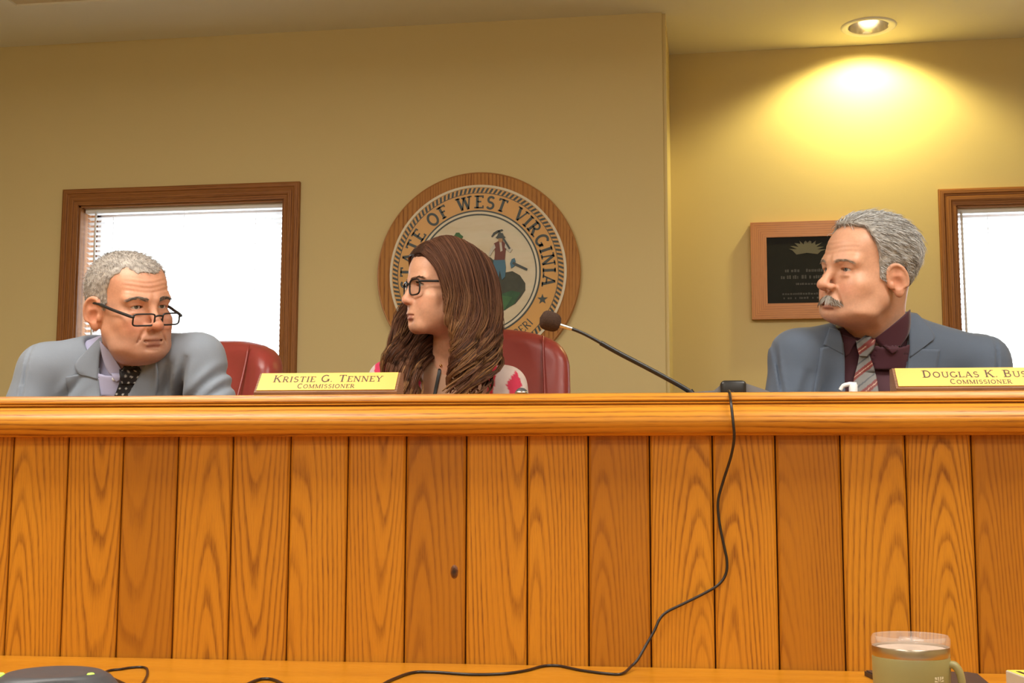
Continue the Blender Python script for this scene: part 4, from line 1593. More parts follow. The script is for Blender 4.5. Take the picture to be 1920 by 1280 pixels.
def copy_tree(o, parent=None):
    c = o.copy()
    COL.objects.link(c)
    c.parent = parent
    for ch in o.children:
        copy_tree(ch, c)
    return c


PLAT = 0.28
chair_w = make_chair('burgundy leather swivel chair behind the woman in glasses')


def put_chair(o, px, py_top, d, rz, dz=0.0):
    p = pt(px, py_top, d)
    o.location = (p.x, p.y, PLAT)
    o.rotation_euler = (0, 0, rz)
    return p


chair_l = copy_tree(chair_w)
chair_l['label'] = 'burgundy leather swivel chair behind the man in the light grey suit'
chair_r = copy_tree(chair_w)
chair_r['label'] = 'burgundy leather swivel chair under the moustached man in the blue-grey suit'
put_chair(chair_w, 896, 618, 3.22, YAW + math.radians(4))
put_chair(chair_l, 372, 640, 3.25, YAW + math.radians(-24))
put_chair(chair_r, 1670, 640, 3.16, YAW + math.radians(-2))

chair_l.scale = (1, 1, 0.972)
chair_w.scale = (0.93, 1, 1)
# ================================================================== people: heads
def face_axes(f, u):
    y = np.array(f, float)
    y /= np.linalg.norm(y)
    x = np.cross(y, np.array(u, float))
    x /= np.linalg.norm(x)
    z = np.cross(x, y)
    return np.stack([x, y, z], 1).astype(np.float32)      # columns: local axes


EYE_X, EYE_Y, EYE_Z, EYE_R = 0.0315, 0.0725, 0.0, 0.0122


def head_field(P, p):
    """P in head space: x side, y out of the face, z up, origin between the ears at eye height"""
    g = p.get
    Q = P.copy()
    Q[:, 0] = np.abs(Q[:, 0])
    jw, fw = g('jaw', 1.0), g('face', 1.0)
    Q[:, 2] = np.where(Q[:, 2] < -0.082, -0.082 + (Q[:, 2] + 0.082) * g('short', 1.0), Q[:, 2])      # length of the chin
    d = smin(ell(Q, (0, -0.014, 0.034), (0.0765 * g('skull', 1.0), 0.099, 0.084)), ell(Q, (0, 0.030, 0.036), (0.061, 0.061, 0.058)), 0.03)
    d = smin(d, ell(Q, (0, 0.026, -0.035), (0.0615 * fw, 0.0640, 0.080)), 0.03)
    d = smin(d, ell(Q, (0, 0.030, -0.074), (0.047 * jw, 0.055, 0.040)), 0.03)
    d = smin(d, capsule(Q, (0.0470 * jw, 0.004, -0.056), (0.024 * jw, 0.074, -0.099), 0.0155, 0.0155), 0.030)
    cy = g('chin', 0.0)
    d = smin(d, ell(Q, (0, 0.081 + cy, -0.101 + g('chinz', 0.0)), (0.021, 0.015, 0.014)), 0.022)
    d = smin(d, ell(Q, (0.046, 0.060, -0.029), (0.020, 0.019, 0.015)), 0.025)
    d = smin(d, ell(Q, (0.033, 0.066, -0.056), (0.024, 0.021, 0.027)), 0.022)
    if g('jowl', 0) > 0:
        d = smin(d, ell(Q, (0.040, 0.045, -0.092), (0.022 + 0.012 * g('jowl'), 0.032, 0.020)), 0.025)
        d = smin(d, ell(Q, (0, 0.030, -0.114), (0.042, 0.040 + 0.014 * g('jowl'), 0.022)), 0.03)
    d = smax(d, -ell(Q, (0.090, 0.052, 0.018), (0.018, 0.032, 0.034)), 0.035)          # temples
    b = g('brow', 1.0)
    d = smin(d, capsule(Q, (0.010, 0.0905, 0.0140), (0.047, 0.0745, 0.0165), 0.0080 * b, 0.0070 * b), 0.018)
    d = smax(d, -ell(Q, (EYE_X + 0.001, 0.1015, -0.001), (0.0175, 0.0165, 0.0115)), 0.013)   # sockets
    # nose
    ny = g('nose', 0.0)
    nz = g('nz', 0.0)
    d = smin(d, capsule(Q, (0, 0.0895, 0.006), (0, 0.1110 + ny, -0.036 + nz), 0.0068, 0.0098), 0.013)
    d = smin(d, ell(Q, (0, 0.1125 + ny, -0.0405 + nz), (0.0118 * g('tip', 1), 0.0105, 0.0098)), 0.008)
    d = smin(d, ell(Q, (0.0125 * g('tip', 1), 0.1005 + ny * 0.5, -0.0440 + nz), (0.0075, 0.0110, 0.0078)), 0.006)
    d = smax(d, -ell(Q, (0.0066, 0.1085 + ny, -0.0515 + nz), (0.0036, 0.0062, 0.0042)), 0.003)
    # muzzle and lips
    d = smin(d, ell(Q, (0, 0.0800, -0.0700), (0.027, 0.0205, 0.023)), 0.018)
    lf = g('lips', 1.0)
    op = g('open', 0.0)
    sm = g('smile', 0.0)
    lip = np.minimum(capsule(Q, (0.0, 0.0985, -0.0698), (0.012, 0.0965, -0.0705), 0.0044 * lf, 0.0040 * lf),
                     capsule(Q, (0.012, 0.0965, -0.0705), (0.0235, 0.0880, -0.0752 + sm), 0.0040 * lf, 0.0015))
    low = np.minimum(capsule(Q, (0.0, 0.0970, -0.0798 - op), (0.011, 0.0945, -0.0792 - op), 0.0052 * lf, 0.0046 * lf),
                     capsule(Q, (0.011, 0.0945, -0.0792 - op), (0.0230, 0.0870, -0.0758 + sm), 0.0046 * lf, 0.0015))
    d = smin(d, np.minimum(lip, low), 0.005)
    slit = np.minimum(capsule(Q, (0, 0.1040, -0.0748 - op / 2), (0.012, 0.1015, -0.0748 - op / 2), 0.0011 + op * 0.6, 0.0011 + op * 0.5),
                      capsule(Q, (0.012, 0.1015, -0.0748 - op / 2), (0.0245, 0.0905, -0.0756 + sm), 0.0011 + op * 0.5, 0.0008))
    d = smax(d, -(slit - 0.0008), 0.004)
    d = smax(d, -(ell(Q, (0, 0.0985, -0.0895), (0.017, 0.0060, 0.0045))), 0.010)              # under the lower lip
    fold = g('fold', 0.5)
    if fold > 0:
        d = smax(d, -capsule(Q, (0.0185, 0.1000, -0.0440), (0.0345, 0.0850, -0.0780), 0.0022 * fold, 0.0012 * fold), 0.009)
    if g('bags', 0) > 0:
        d = smin(d, ell(Q, (EYE_X - 0.001, 0.0835, -0.0135), (0.0130, 0.0055, 0.0036)), 0.006)
    if g('wrinkle', 0) > 0:
        m = sstep(Q[:, 2], 0.022, 0.034) * (1 - sstep(Q[:, 2], 0.055, 0.068)) * sstep(Q[:, 1], 0.06, 0.08)
        d = d + g('wrinkle') * 0.0006 * np.sin(Q[:, 2] * 620 + 2.0 * np.sin(P[:, 0] * 60 + 1)) * m
        d = smax(d, -capsule(Q, (0.0055, 0.1045, 0.006), (0.0045, 0.1035, 0.021), 0.0012, 0.0006), 0.005)
    # ears
    if g('ears', True):
        er = rot('Z', 26) @ rot('X', g('eartilt', -10)) @ rot('Y', 8)
        q = (Q - V3((0.0775, -0.014, -0.016))) @ er
        s = g('earsize', 1.0)
        q = q / s
        e = ell(q, (0.0, 0.0, 0.002), (0.0056, 0.0205, 0.0285))
        e = smin(e, ell(q, (0.0, 0.0045, -0.0250), (0.0050, 0.0085, 0.0095)), 0.006)
        rr = np.sqrt((q[:, 1] / 0.0190) ** 2 + ((q[:, 2] - 0.003) / 0.0268) ** 2)
        ring = np.sqrt(((rr - 1) * 0.0195) ** 2 + (q[:, 0] - 0.0035) ** 2) - 0.0030
        ring = np.maximum(ring, -(q[:, 2] + 0.018 + np.maximum(q[:, 1], 0) * -0.4))
        e = smin(e, ring, 0.0035)
        e = smax(e, -ell(q, (0.0065, 0.0030, -0.0040), (0.0060, 0.0092, 0.0125)), 0.004)
        e = smax(e, -ell(q, (0.0075, -0.0020, 0.0160), (0.0050, 0.0085, 0.0080)), 0.004)
        e = smin(e, ell(q, (0.0040, 0.0135, -0.0060), (0.0035, 0.0035, 0.0060)), 0.004)      # tragus
        d = smin(d, e * s, 0.006)
    # eyelids
    E = Q - V3((EYE_X, EYE_Y, EYE_Z))
    up = g('lid', 0.0044)
    lo_ = g('lowlid', 0.0046)
    xx = np.clip(E[:, 0] / 0.0150, -1, 1)
    cur = 1 - xx ** 2
    opening = np.maximum(E[:, 2] - (-0.0006 + up * cur - 0.0008 * xx), (-0.0006 - lo_ * cur) - E[:, 2])
    r = np.sqrt((E * E).sum(1))
    lids = np.maximum(r - 0.0142, -(E[:, 1] + 0.002))
    d = smin(d, lids, 0.006)
    d = smin(d, capsule(E, (-0.013, 0.0085, 0.0042 + up * 0.2), (0.0125, 0.0070, 0.0036 + up * 0.2), 0.0030, 0.0034) if g('hood', 0) > 0 else d + 1, 0.006)
    carve = np.maximum(np.maximum(opening, r - 0.0185), -(E[:, 1] - 0.0005))
    d = smax(d, -carve, 0.0012)
    return d


def skin_colors(P, p):
    """flesh tones by place on the face"""
    base = np.array(p['skin'], np.float32)
    C = np.tile(base, (len(P), 1))
    Q = P.copy()
    Q[:, 0] = np.abs(Q[:, 0])

    def blob(c, r, col, k):
        nonlocal C
        w = np.exp(-(((Q - V3(c)) / V3(r)) ** 2).sum(1))[:, None] * k
        C = C * (1 - w) + np.array(col, np.float32) * w
    red = base * np.array([1.0, 0.66, 0.62])
    blob((0.040, 0.075, -0.042), (0.020, 0.03, 0.018), red, p.get('flush', 0.45))
    blob((0.0, 0.115, -0.040), (0.014, 0.014, 0.013), red, p.get('flush', 0.45) * 1.1)
    blob((0.078, -0.014, -0.016), (0.012, 0.022, 0.034), red, p.get('flush', 0.45))
    blob((EYE_X, 0.085, -0.009), (0.014, 0.012, 0.006), base * np.array([0.82, 0.70, 0.68]), 0.5)
    blob((EYE_X, 0.085, 0.007), (0.014, 0.012, 0.004), base * np.array([0.80, 0.66, 0.62]), 0.4)
    lipc = np.array(p['lipcol'], np.float32)
    op = p.get('open', 0.0)
    sm = p.get('smile', 0.0)
    lip = np.minimum(capsule(Q, (0.0, 0.0985, -0.0698), (0.012, 0.0965, -0.0705), 0.0044),
                     capsule(Q, (0.012, 0.0965, -0.0705), (0.0235, 0.0880, -0.0752 + sm), 0.0038, 0.0015))
    low = np.minimum(capsule(Q, (0.0, 0.0970, -0.0798 - op), (0.011, 0.0945, -0.0792 - op), 0.0052),
                     capsule(Q, (0.011, 0.0945, -0.0792 - op), (0.0230, 0.0870, -0.0758 + sm), 0.0044, 0.0015))
    w = (1 - sstep(np.minimum(lip, low), -0.0002, 0.0018))[:, None] * 0.85
    C = C * (1 - w) + lipc * w
    slit = capsule(Q, (0, 0.1000, -0.0748 - op / 2), (0.0235, 0.0880, -0.0756 + sm), 0.0008 + op * 0.7, 0.0005)
    w = (1 - sstep(slit, 0.0, 0.0012))[:, None] * 0.9 * (Q[:, 1] < 0.0975 + 0.0)[:, None]
    C = C * (1 - w) + np.array(p.get('mouthcol', (0.10, 0.02, 0.018)), np.float32) * w
    st = p.get('stubble', 0.0)
    if st:
        m = sstep(-Q[:, 2], 0.045, 0.075) * sstep(Q[:, 1], -0.01, 0.03) * (1 - sstep(-Q[:, 2], 0.118, 0.135))
        m = np.maximum(m, np.exp(-(((Q - V3((0, 0.098, -0.060))) / V3((0.022, 0.02, 0.008))) ** 2).sum(1)))
        m = (m * st)[:, None]
        C = C * (1 - m) + np.array(p.get('stubcol', (0.30, 0.24, 0.20)), np.float32) * m
    C *= (1 + 0.05 * wob(P, 90.0, 2.0) + 0.035 * wob(P, 260.0, 5.0))[:, None]
    return np.clip(C, 0, 1)


def make_strands(name, roots, paths, rad, mat, parent, cols, taper=0.25, sides=3):
    """paths (n, k, 3): polylines; one tapered thin tube each"""
    n, k, _ = paths.shape
    T = np.empty_like(paths)
    T[:, 1:-1] = paths[:, 2:] - paths[:, :-2]
    T[:, 0] = paths[:, 1] - paths[:, 0]
    T[:, -1] = paths[:, -1] - paths[:, -2]
    T /= np.linalg.norm(T, axis=2, keepdims=True) + 1e-9
    ref = np.array([0.31, 0.62, 0.72])
    A = np.cross(T, ref)
    A /= np.linalg.norm(A, axis=2, keepdims=True) + 1e-9
    B = np.cross(T, A)
    t = np.linspace(0, 1, k)
    rr = np.asarray(rad, np.float32).reshape(-1, 1) * (1 - (1 - taper) * t ** 1.5)[None, :]
    if rr.shape[0] == 1:
        rr = np.repeat(rr, n, 0)
    V = np.empty((n, k, sides, 3), np.float32)
    for s in range(sides):
        a = 2 * math.pi * s / sides
        V[:, :, s] = paths + (A * math.cos(a) + B * math.sin(a)) * rr[..., None]
    idx = np.arange(n * k * sides).reshape(n, k, sides)
    F = []
    for s in range(sides):
        q = (s + 1) % sides
        F.append(np.stack([idx[:, :-1, s], idx[:, :-1, q], idx[:, 1:, q], idx[:, 1:, s]], -1).reshape(-1, 4))
    F = np.concatenate(F)
    if cols.ndim == 2:
        cols = np.repeat(cols[:, None], k, 1)
    C = np.repeat(cols[:, :, None], sides, 2).reshape(-1, 3)
    return np_mesh(name, V.reshape(-1, 3), F, mat, parent, C)


def hair_shader(name, rough=0.52):
    t = NT(name)
    at = t.n('ShaderNodeVertexColor', layer_name='Col').outputs[0]
    t.set(col=at, rough=rough, spec=0.22)
    return t.mat


M_SKIN = vcol('skin', rough=0.46, spec=0.4, var=0.05, scale=220, bump=0.10, bscale=900)
for nd in M_SKIN.node_tree.nodes:
    if nd.type == 'BSDF_PRINCIPLED':
        nd.inputs['Subsurface Weight'].default_value = 0.12
        nd.inputs['Subsurface Scale'].default_value = 0.006
M_HAIR = hair_shader('hair')
M_EYE = vcol('eye', rough=0.08, spec=0.6, var=0.0)


class Person:
    def __init__(self, name, px, py, d, label, f, u, par, scale=1.0):
        self.d = d
        self.org = pt(px, py, d)
        self.root = empty(name, (self.org.x, self.org.y, PLAT), YAW)
        tag(self.root, label, 'person')
        self.z0 = self.org.z - PLAT          # head height in the person's frame
        self.R = face_axes(f, u)
        self.c = np.array([0, 0, self.z0], np.float32)
        self.s = scale
        self.p = par

    def loc(self, px, py, dd=0.0):
        """photo pixel at the person's depth plus dd, in the person's frame"""
        q = pt(px, py, self.d + dd) - self.org
        return np.array([q.dot(RGT), q.dot(FWD), q.z + self.z0], np.float32)

    def to_head(self, P):
        return ((P - self.c) @ self.R / self.s).astype(np.float32)

    def from_head(self, P):
        return (np.asarray(P, np.float32) * self.s @ self.R.T + self.c).astype(np.float32)

    def head_sdf(self, P):
        return head_field(self.to_head(P), self.p) * self.s

    def matrix(self):
        M = Matrix.Identity(4)
        for i in range(3):
            for j in range(3):
                M[i][j] = float(self.R[i, j]) * self.s
            M[i][3] = float(self.c[i])
        return M

    def build_body(self, neck, h=0.0021, lowz=0.30):
        """neck: list of (a, b, ra, rb, k) capsules in the person's frame joined to the head"""
        def f(P):
            d = self.head_sdf(P)
            for (a, b, ra, rb, k) in neck:
                d = smin(d, capsule(P, a, b, ra, rb), k)
            return d
        self.bodyf = f

        def colf(V):
            return skin_colors(self.to_head(V), self.p)
        r = 0.17 * self.s
        lo = self.c - np.array([r, r, lowz])
        hi = self.c + np.array([r, r, 0.145 * self.s])
        return sdf_obj('body', f, lo, hi, h, M_SKIN, self.root, colf)

    def eyes(self, gaze, iris=(0.10, 0.14, 0.16)):
        """gaze in head space"""
        gz = np.array(gaze, float)
        gz /= np.linalg.norm(gz)
        for sx in (-1, 1):
            mb = MB()
            N, Mr = 28, 20
            vs, cs, fs = [], [], []
            q = Vector((0, 0, 1)).rotation_difference(Vector(gz))
            for i in range(Mr + 1):
                a = math.pi * i / Mr
                # finer rings near the pupil
                a = math.pi * (i / Mr) ** 1.7
                for j in range(N):
                    b = 2 * math.pi * j / N
                    rr = EYE_R * (1.0 + 0.035 * math.exp(-(a / 0.35) ** 2))
                    v = Vector((math.sin(a) * math.cos(b), math.sin(a) * math.sin(b), math.cos(a))) * rr
                    v = q @ v
                    vs.append(v + Vector((sx * EYE_X, EYE_Y, EYE_Z)))
                    if a < 0.19:
                        c = (0.006, 0.006, 0.006)
                    elif a < 0.46:
                        c = iris
                    elif a < 0.52:
                        c = tuple(x * 0.4 for x in iris)
                    else:
                        c = (0.62, 0.56, 0.52)
                    cs.append(c)
            for i in range(Mr):
                for j in range(N):
                    fs.append((i * N + j, i * N + (j + 1) % N, (i + 1) * N + (j + 1) % N, (i + 1) * N + j))
            mb.add(vs, fs)
            mb.c = cs
            o = mb.build('eye', M_EYE, self.root, smooth=True, col=True)
            o.matrix_local = self.matrix()

    def brows(self, col, n=150, thick=1.0, raise_=0.0, col2=None):
        for sx in (-1, 1):
            t = RNG.random(n).astype(np.float32)
            x = 0.0125 + 0.040 * t
            z = 0.0125 + raise_ + 0.0055 * np.sin(np.clip(t * 1.15, 0, 1) * math.pi * 0.72) - 0.003 * t ** 3 + (RNG.random(n) - 0.5) * 0.0072 * thick * (1 - 0.55 * t)
            O = np.stack([sx * x, np.full(n, 0.16), z], 1).astype(np.float32)
            H = march(lambda P: head_field(P, self.p), O, (0, -1, 0), far=0.2)
            L = 0.0085 * (0.6 + 0.6 * RNG.random(n))
            dirn = np.stack([sx * np.full(n, 0.9), np.full(n, -0.12), 0.45 - 0.75 * t], 1)
            dirn += (RNG.random((n, 3)) - 0.5) * 0.5
            dirn /= np.linalg.norm(dirn, axis=1, keepdims=True)
            k = 4
            s = np.linspace(0, 1, k)
            path = H[:, None] + dirn[:, None] * (L[:, None] * s)[..., None] + np.array([0, 1, 0]) * (0.0004 + 0.0012 * np.sin(s * math.pi))[None, :, None]
            path[:, :, 1] -= (np.abs(path[:, :, 0]) - np.abs(H[:, None, 0])) * 0.45
            c = np.array(col)[None] * (0.7 + 0.6 * RNG.random((n, 1)))
            if col2 is not None:
                c = np.where(RNG.random((n, 1)) < 0.4, np.array(col2)[None], c)
            make_strands('eyebrow', None, self.from_head(path.reshape(-1, 3)).reshape(n, k, 3), 0.00040 * thick, M_HAIR, self.root, c)


def glasses(per, w=0.0255, h=0.0155, cz=-0.004, cy=0.1015, gap=0.0085, rim=0.0016, mat=None, rr=0.35, tilt=0.0, ear_z=0.006, ear_y=-0.012, wrap=0.16, temple=0.0028, lower=None, lens_h=None):
    """spectacles in head space: rims, lenses, bridge, temples"""
    g = empty('glasses')
    g.parent = per.root
    g.matrix_local = per.matrix()
    cx = gap + w

    def rimpts(sx, n=40, grow=0.0):
        out = []
        for k in range(n):
            a = 2 * math.pi * k / n
            ca, sa = math.cos(a), math.sin(a)
            e = rr
            x = (w + grow) * math.copysign(abs(ca) ** e, ca)
            z = (h + grow) * math.copysign(abs(sa) ** e, sa)
            z *= 1.0 if z > 0 else 1.0
            X = sx * (cx + x)
            Y = cy - wrap * abs(X) ** 1.0 * 0.9 + tilt * (z)
            out.append((X, Y, cz + z))
        return out
    for sx in (-1, 1):
        MB().tube(rimpts(sx), rim, 8, closed=True).build('rim', mat, g, smooth=True)
        pts = rimpts(sx, 40, -0.0004)
        c = (sx * cx, cy - wrap * cx * 0.9, cz)
        MB().add([c] + pts, [(0, 1 + k, 1 + (k + 1) % 40) for k in range(40)]).build('lens', M_LENS, g, smooth=True)
        X = sx * (cx + w)
        hinge = Vector((X, cy - wrap * abs(X) * 0.9 + tilt * h * 0.6, cz + h * 0.62))
        e1 = Vector((sx * 0.0785, ear_y + 0.012, ear_z))
        e2 = Vector((sx * 0.0790, ear_y - 0.008, ear_z - 0.004))
        e3 = Vector((sx * 0.0740, ear_y - 0.024, ear_z - 0.028))
        h1 = hinge + Vector((sx * 0.004, -0.003, 0))
        mid = h1.lerp(e1, 0.5) + Vector((sx * 0.002, 0, 0.0))
        MB().tube(catmull([hinge, h1, mid, e1, e2, e3], 6), temple, 8).build('temple', mat, g, smooth=True)
    bz = cz + h * 0.45
    yb = cy - wrap * gap * 0.9 + tilt * h * 0.45
    MB().tube(catmull([(-gap - 0.001, yb, bz), (-gap * 0.5, yb + 0.002, bz + 0.0025), (gap * 0.5, yb + 0.002, bz + 0.0025), (gap + 0.001, yb, bz)], 5), rim * 1.1, 8).build('bridge', mat, g, smooth=True)
    for sx in (-1, 1):
        MB().tube([(sx * gap * 0.95, yb - 0.002, bz - 0.004), (sx * gap * 0.85, yb - 0.007, bz - 0.008)], 0.0014, 6).build('nose_pad', mat, g, smooth=True)
    return g


def lashes(per, n=46, col=(0.015, 0.010, 0.008), length=0.0065):
    """upper eyelashes and lid line"""
    for sx in (-1, 1):
        t = np.linspace(-0.92, 0.95, n)
        up = per.p.get('lid', 0.0044)
        z = EYE_Z - 0.0006 + up * (1 - t ** 2) - 0.0008 * t + 0.0004
        x = EYE_X + 0.0150 * t
        r = 0.0146
        y = EYE_Y + np.sqrt(np.clip(r ** 2 - (0.0150 * t) ** 2 - (z - EYE_Z) ** 2, 0, 1))
        O = np.stack([sx * x, y, z], 1)
        d = np.stack([sx * (0.25 + 0.45 * t), np.full(n, 0.9), 0.25 + 0.25 * RNG.random(n)], 1)
        d /= np.linalg.norm(d, axis=1, keepdims=True)
        s = np.linspace(0, 1, 4)
        path = O[:, None] + d[:, None] * (length * (0.8 + 0.4 * RNG.random(n))[:, None] * s)[..., None] + np.array([0, 0, 1.0]) * (0.0022 * s ** 2)[None, :, None]
        make_strands('eyelashes', None, per.from_head(path.reshape(-1, 3)).reshape(n, 4, 3), 0.00042, M_HAIR, per.root, np.tile(np.array(col), (n, 1)))
# ------------------------------------------------------------------ hair helpers
def cap_hair(per, zf, off, h=0.0030, name='hair', col=(0.3, 0.3, 0.3), bump=0.0):
    """close skull cap of hair above the line z = zf(y, |x|) in head space"""
    p2 = dict(per.p)
    p2['ears'] = False

    def reg(H):
        return (zf(H[:, 1], np.abs(H[:, 0])) - H[:, 2]) + 0.0035 * wob(H, 210.0, 2.0) + 0.002 * wob(H, 480.0, 7.0)

    def f(P):
        H = per.to_head(P)
        o = off(H) if callable(off) else off
        d = head_field(H, p2) - o - bump * wob(H, 160.0, 3.0)
        return smax(d, reg(H) * 0.75, 0.006) * per.s
    lo = per.c - 0.15
    hi = per.c + 0.15
    v, q = surface(f, lo, hi, h)
    c = np.tile(np.array(col, np.float32), (len(v), 1)) * (1 + 0.35 * wob(v, 420.0, 1.0) + 0.25 * wob(v, 150.0, 4.0))[:, None]
    o = np_mesh(name, v, q, M_HAIR, per.root, np.clip(c, 0.01, 1))
    N = grad(f, v)
    H = per.to_head(v)
    ok = (reg(H) < -0.001) & (head_field(H, p2) > (off(H) if callable(off) else off) * 0.4)
    return o, v[ok], N[ok], H[ok]


def short_strands(per, V, N, H, n, length, comb, lift, cols, rad=0.00035, seg=4, name='hair_strands'):
    """comb(H) -> direction field in head space"""
    i = RNG.integers(0, len(V), n)
    v, nn, h = V[i], N[i], H[i]
    v = v + (RNG.random((n, 3)).astype(np.float32) - 0.5) * 0.003
    c = comb(h).astype(np.float32)
    c = c @ per.R.T
    c = c - (c * nn).sum(1, keepdims=True) * nn
    c /= np.linalg.norm(c, axis=1, keepdims=True) + 1e-6
    c += (RNG.random((n, 3)) - 0.5) * 0.35
    L = length(h) * (0.6 + 0.7 * RNG.random(n))
    s = np.linspace(0, 1, seg)
    path = v[:, None] - nn[:, None] * 0.001 + c[:, None] * (L[:, None] * s)[..., None] + nn[:, None] * (L[:, None] * lift * np.sin(s * 2.2)[None])[..., None]
    # follow the skull's curve
    path -= nn[:, None] * ((L[:, None] * s) ** 2 / 0.18)[..., None]
    k = RNG.random((n, 1))
    cc = np.array(cols, np.float32)
    pick = RNG.integers(0, len(cc), n)
    return make_strands(name, None, path.astype(np.float32), rad, M_HAIR, per.root, cc[pick] * (0.75 + 0.5 * k))


# ================================================================== the man in the light grey suit
man1 = Person('person', 242, 574, 2.76,
              'man in a light grey suit and dotted tie with reading glasses low on his nose',
              f=(0.735, -0.665, -0.125), u=(-0.04, -0.14, 0.985), scale=0.985,
              par=dict(skin=(0.63, 0.315, 0.20), lipcol=(0.40, 0.14, 0.11), jaw=1.0, face=1.05, skull=1.05, jowl=0.25, short=1.12, smile=0.0035, bags=1, wrinkle=0.8, nose=0.001, tip=1.2, fold=0.45,
                       flush=0.55, stubble=0.42, stubcol=(0.34, 0.20, 0.15), lid=0.0032, hood=1, open=0.0040, earsize=1.14, brow=1.1, mouthcol=(0.30, 0.12, 0.09)))
body1 = man1.build_body([((-0.018, 0.050, man1.z0 - 0.05), (-0.022, 0.105, man1.z0 - 0.165), 0.054, 0.056, 0.035)])
man1.eyes((0.10, 1, 0.08), iris=(0.09, 0.08, 0.06))
man1.brows((0.13, 0.10, 0.08), thick=1.35, col2=(0.28, 0.25, 0.22), raise_=0.001, n=130)
glasses(man1, cz=-0.0270, cy=0.1195, mat=M_BLACK, tilt=0.25, wrap=0.20, h=0.0125, w=0.0235, ear_z=0.006, gap=0.0095, rim=0.0019, temple=0.0034)


def zf1(y, x):
    z = np.interp(y, [-0.12, -0.085, -0.055, -0.038, -0.030, 0.006, 0.011, 0.022, 0.027, 0.040, 0.060, 0.085],
                  [-0.055, -0.055, -0.050, -0.030, 0.016, 0.016, -0.012, -0.008, 0.034, 0.060, 0.072, 0.070]).astype(np.float32)
    return z + 0.010 * np.exp(-((x - 0.043) / 0.012) ** 2) * (y > 0.03)


_, hv, hn, hh_ = cap_hair(man1, zf1, 0.0026, col=(0.36, 0.325, 0.29))
short_strands(man1, hv, hn, hh_, 5200, lambda h: 0.0048 + 0.002 * (h[:, 2] > 0.06), lambda h: np.stack([h[:, 0] * 4, 0.25 + 0 * h[:, 1], -0.6 + 6 * h[:, 2]], 1), 0.75,
              [(0.52, 0.49, 0.47), (0.38, 0.34, 0.31), (0.22, 0.18, 0.15), (0.66, 0.63, 0.61), (0.30, 0.25, 0.20)], rad=0.00034, seg=3)

# ================================================================== the woman
woman = Person('person', 835, 539, 3.0, 'woman with long wavy brown hair and dark-rimmed glasses in a pink and white jacket',
               f=(-0.905, -0.425, -0.035), u=(-0.01, -0.03, 1.0), scale=0.925,
               par=dict(skin=(0.68, 0.365, 0.235), lipcol=(0.47, 0.18, 0.16), jaw=0.88, face=0.95, skull=0.98, nose=-0.0045, tip=0.86, fold=0.0, chin=-0.004,
                        flush=0.35, lid=0.0046, lips=1.35, open=0.0030, brow=0.75, ears=False, nz=0.004))
body2 = woman.build_body([((0.022, 0.030, woman.z0 - 0.06), (0.004, 0.070, woman.z0 - 0.20), 0.043, 0.047, 0.025)], lowz=0.27)
woman.eyes((0.0, 1, -0.05), iris=(0.12, 0.10, 0.06))
lashes(woman)
woman.brows((0.12, 0.065, 0.042), thick=0.85, n=95, raise_=0.002)
glasses(woman, cz=-0.006, cy=0.1030, mat=M_BLACK, wrap=0.22, h=0.0195, w=0.0235, rr=0.58, rim=0.0022, temple=0.0030)


def zfw(y, x):
    return np.interp(y, [-0.12, -0.03, 0.0, 0.03, 0.05, 0.07, 0.09], [-0.12, -0.10, -0.04, 0.0, 0.045, 0.068, 0.078]).astype(np.float32)


cap_hair(woman, zfw, 0.006, h=0.0035, name='hair_cap', col=(0.050, 0.020, 0.012))
NEAR = np.array([[(0.004, 0.088, 0.081), (-0.040, 0.078, 0.080), (-0.072, 0.050, 0.036), (-0.082, 0.034, -0.020), (-0.082, 0.026, -0.075), (-0.092, -0.002, -0.130), (-0.104, -0.006, -0.185), (-0.104, 0.010, -0.255)],
                 [(0.004, 0.010, 0.127), (-0.050, 0.006, 0.116), (-0.088, -0.008, 0.055), (-0.099, -0.018, -0.015), (-0.107, -0.022, -0.085), (-0.118, -0.014, -0.150), (-0.128, 0.004, -0.210), (-0.122, 0.026, -0.275)],
                 [(0.004, -0.070, 0.108), (-0.030, -0.106, 0.072), (-0.058, -0.120, 0.010), (-0.072, -0.120, -0.055), (-0.088, -0.112, -0.115), (-0.108, -0.092, -0.172), (-0.122, -0.070, -0.225), (-0.120, -0.045, -0.280)]])
FAR = np.array([[(0.006, 0.088, 0.081), (0.044, 0.080, 0.078), (0.074, 0.058, 0.036), (0.092, 0.058, -0.015), (0.115, 0.078, -0.062), (0.085, 0.098, -0.115), (0.052, 0.138, -0.175), (0.036, 0.140, -0.265)],
                [(0.006, 0.010, 0.127), (0.052, 0.006, 0.116), (0.088, 0.000, 0.055), (0.098, 0.010, -0.015), (0.098, 0.050, -0.085), (0.065, 0.088, -0.150), (0.030, 0.112, -0.210), (0.015, 0.108, -0.280)],
                [(0.006, -0.070, 0.108), (0.030, -0.106, 0.072), (0.056, -0.116, 0.010), (0.068, -0.110, -0.055), (0.070, -0.075, -0.115), (0.048, 0.020, -0.172), (0.020, 0.070, -0.225), (0.004, 0.076, -0.285)]])


def guide(T, a):
    """quadratic blend of the front, middle and back guides"""
    w0, w1, w2 = (1 - a) * (1 - 2 * a), 4 * a * (1 - a), a * (2 * a - 1)
    return T[0] * w0 + T[1] * w1 + T[2] * w2


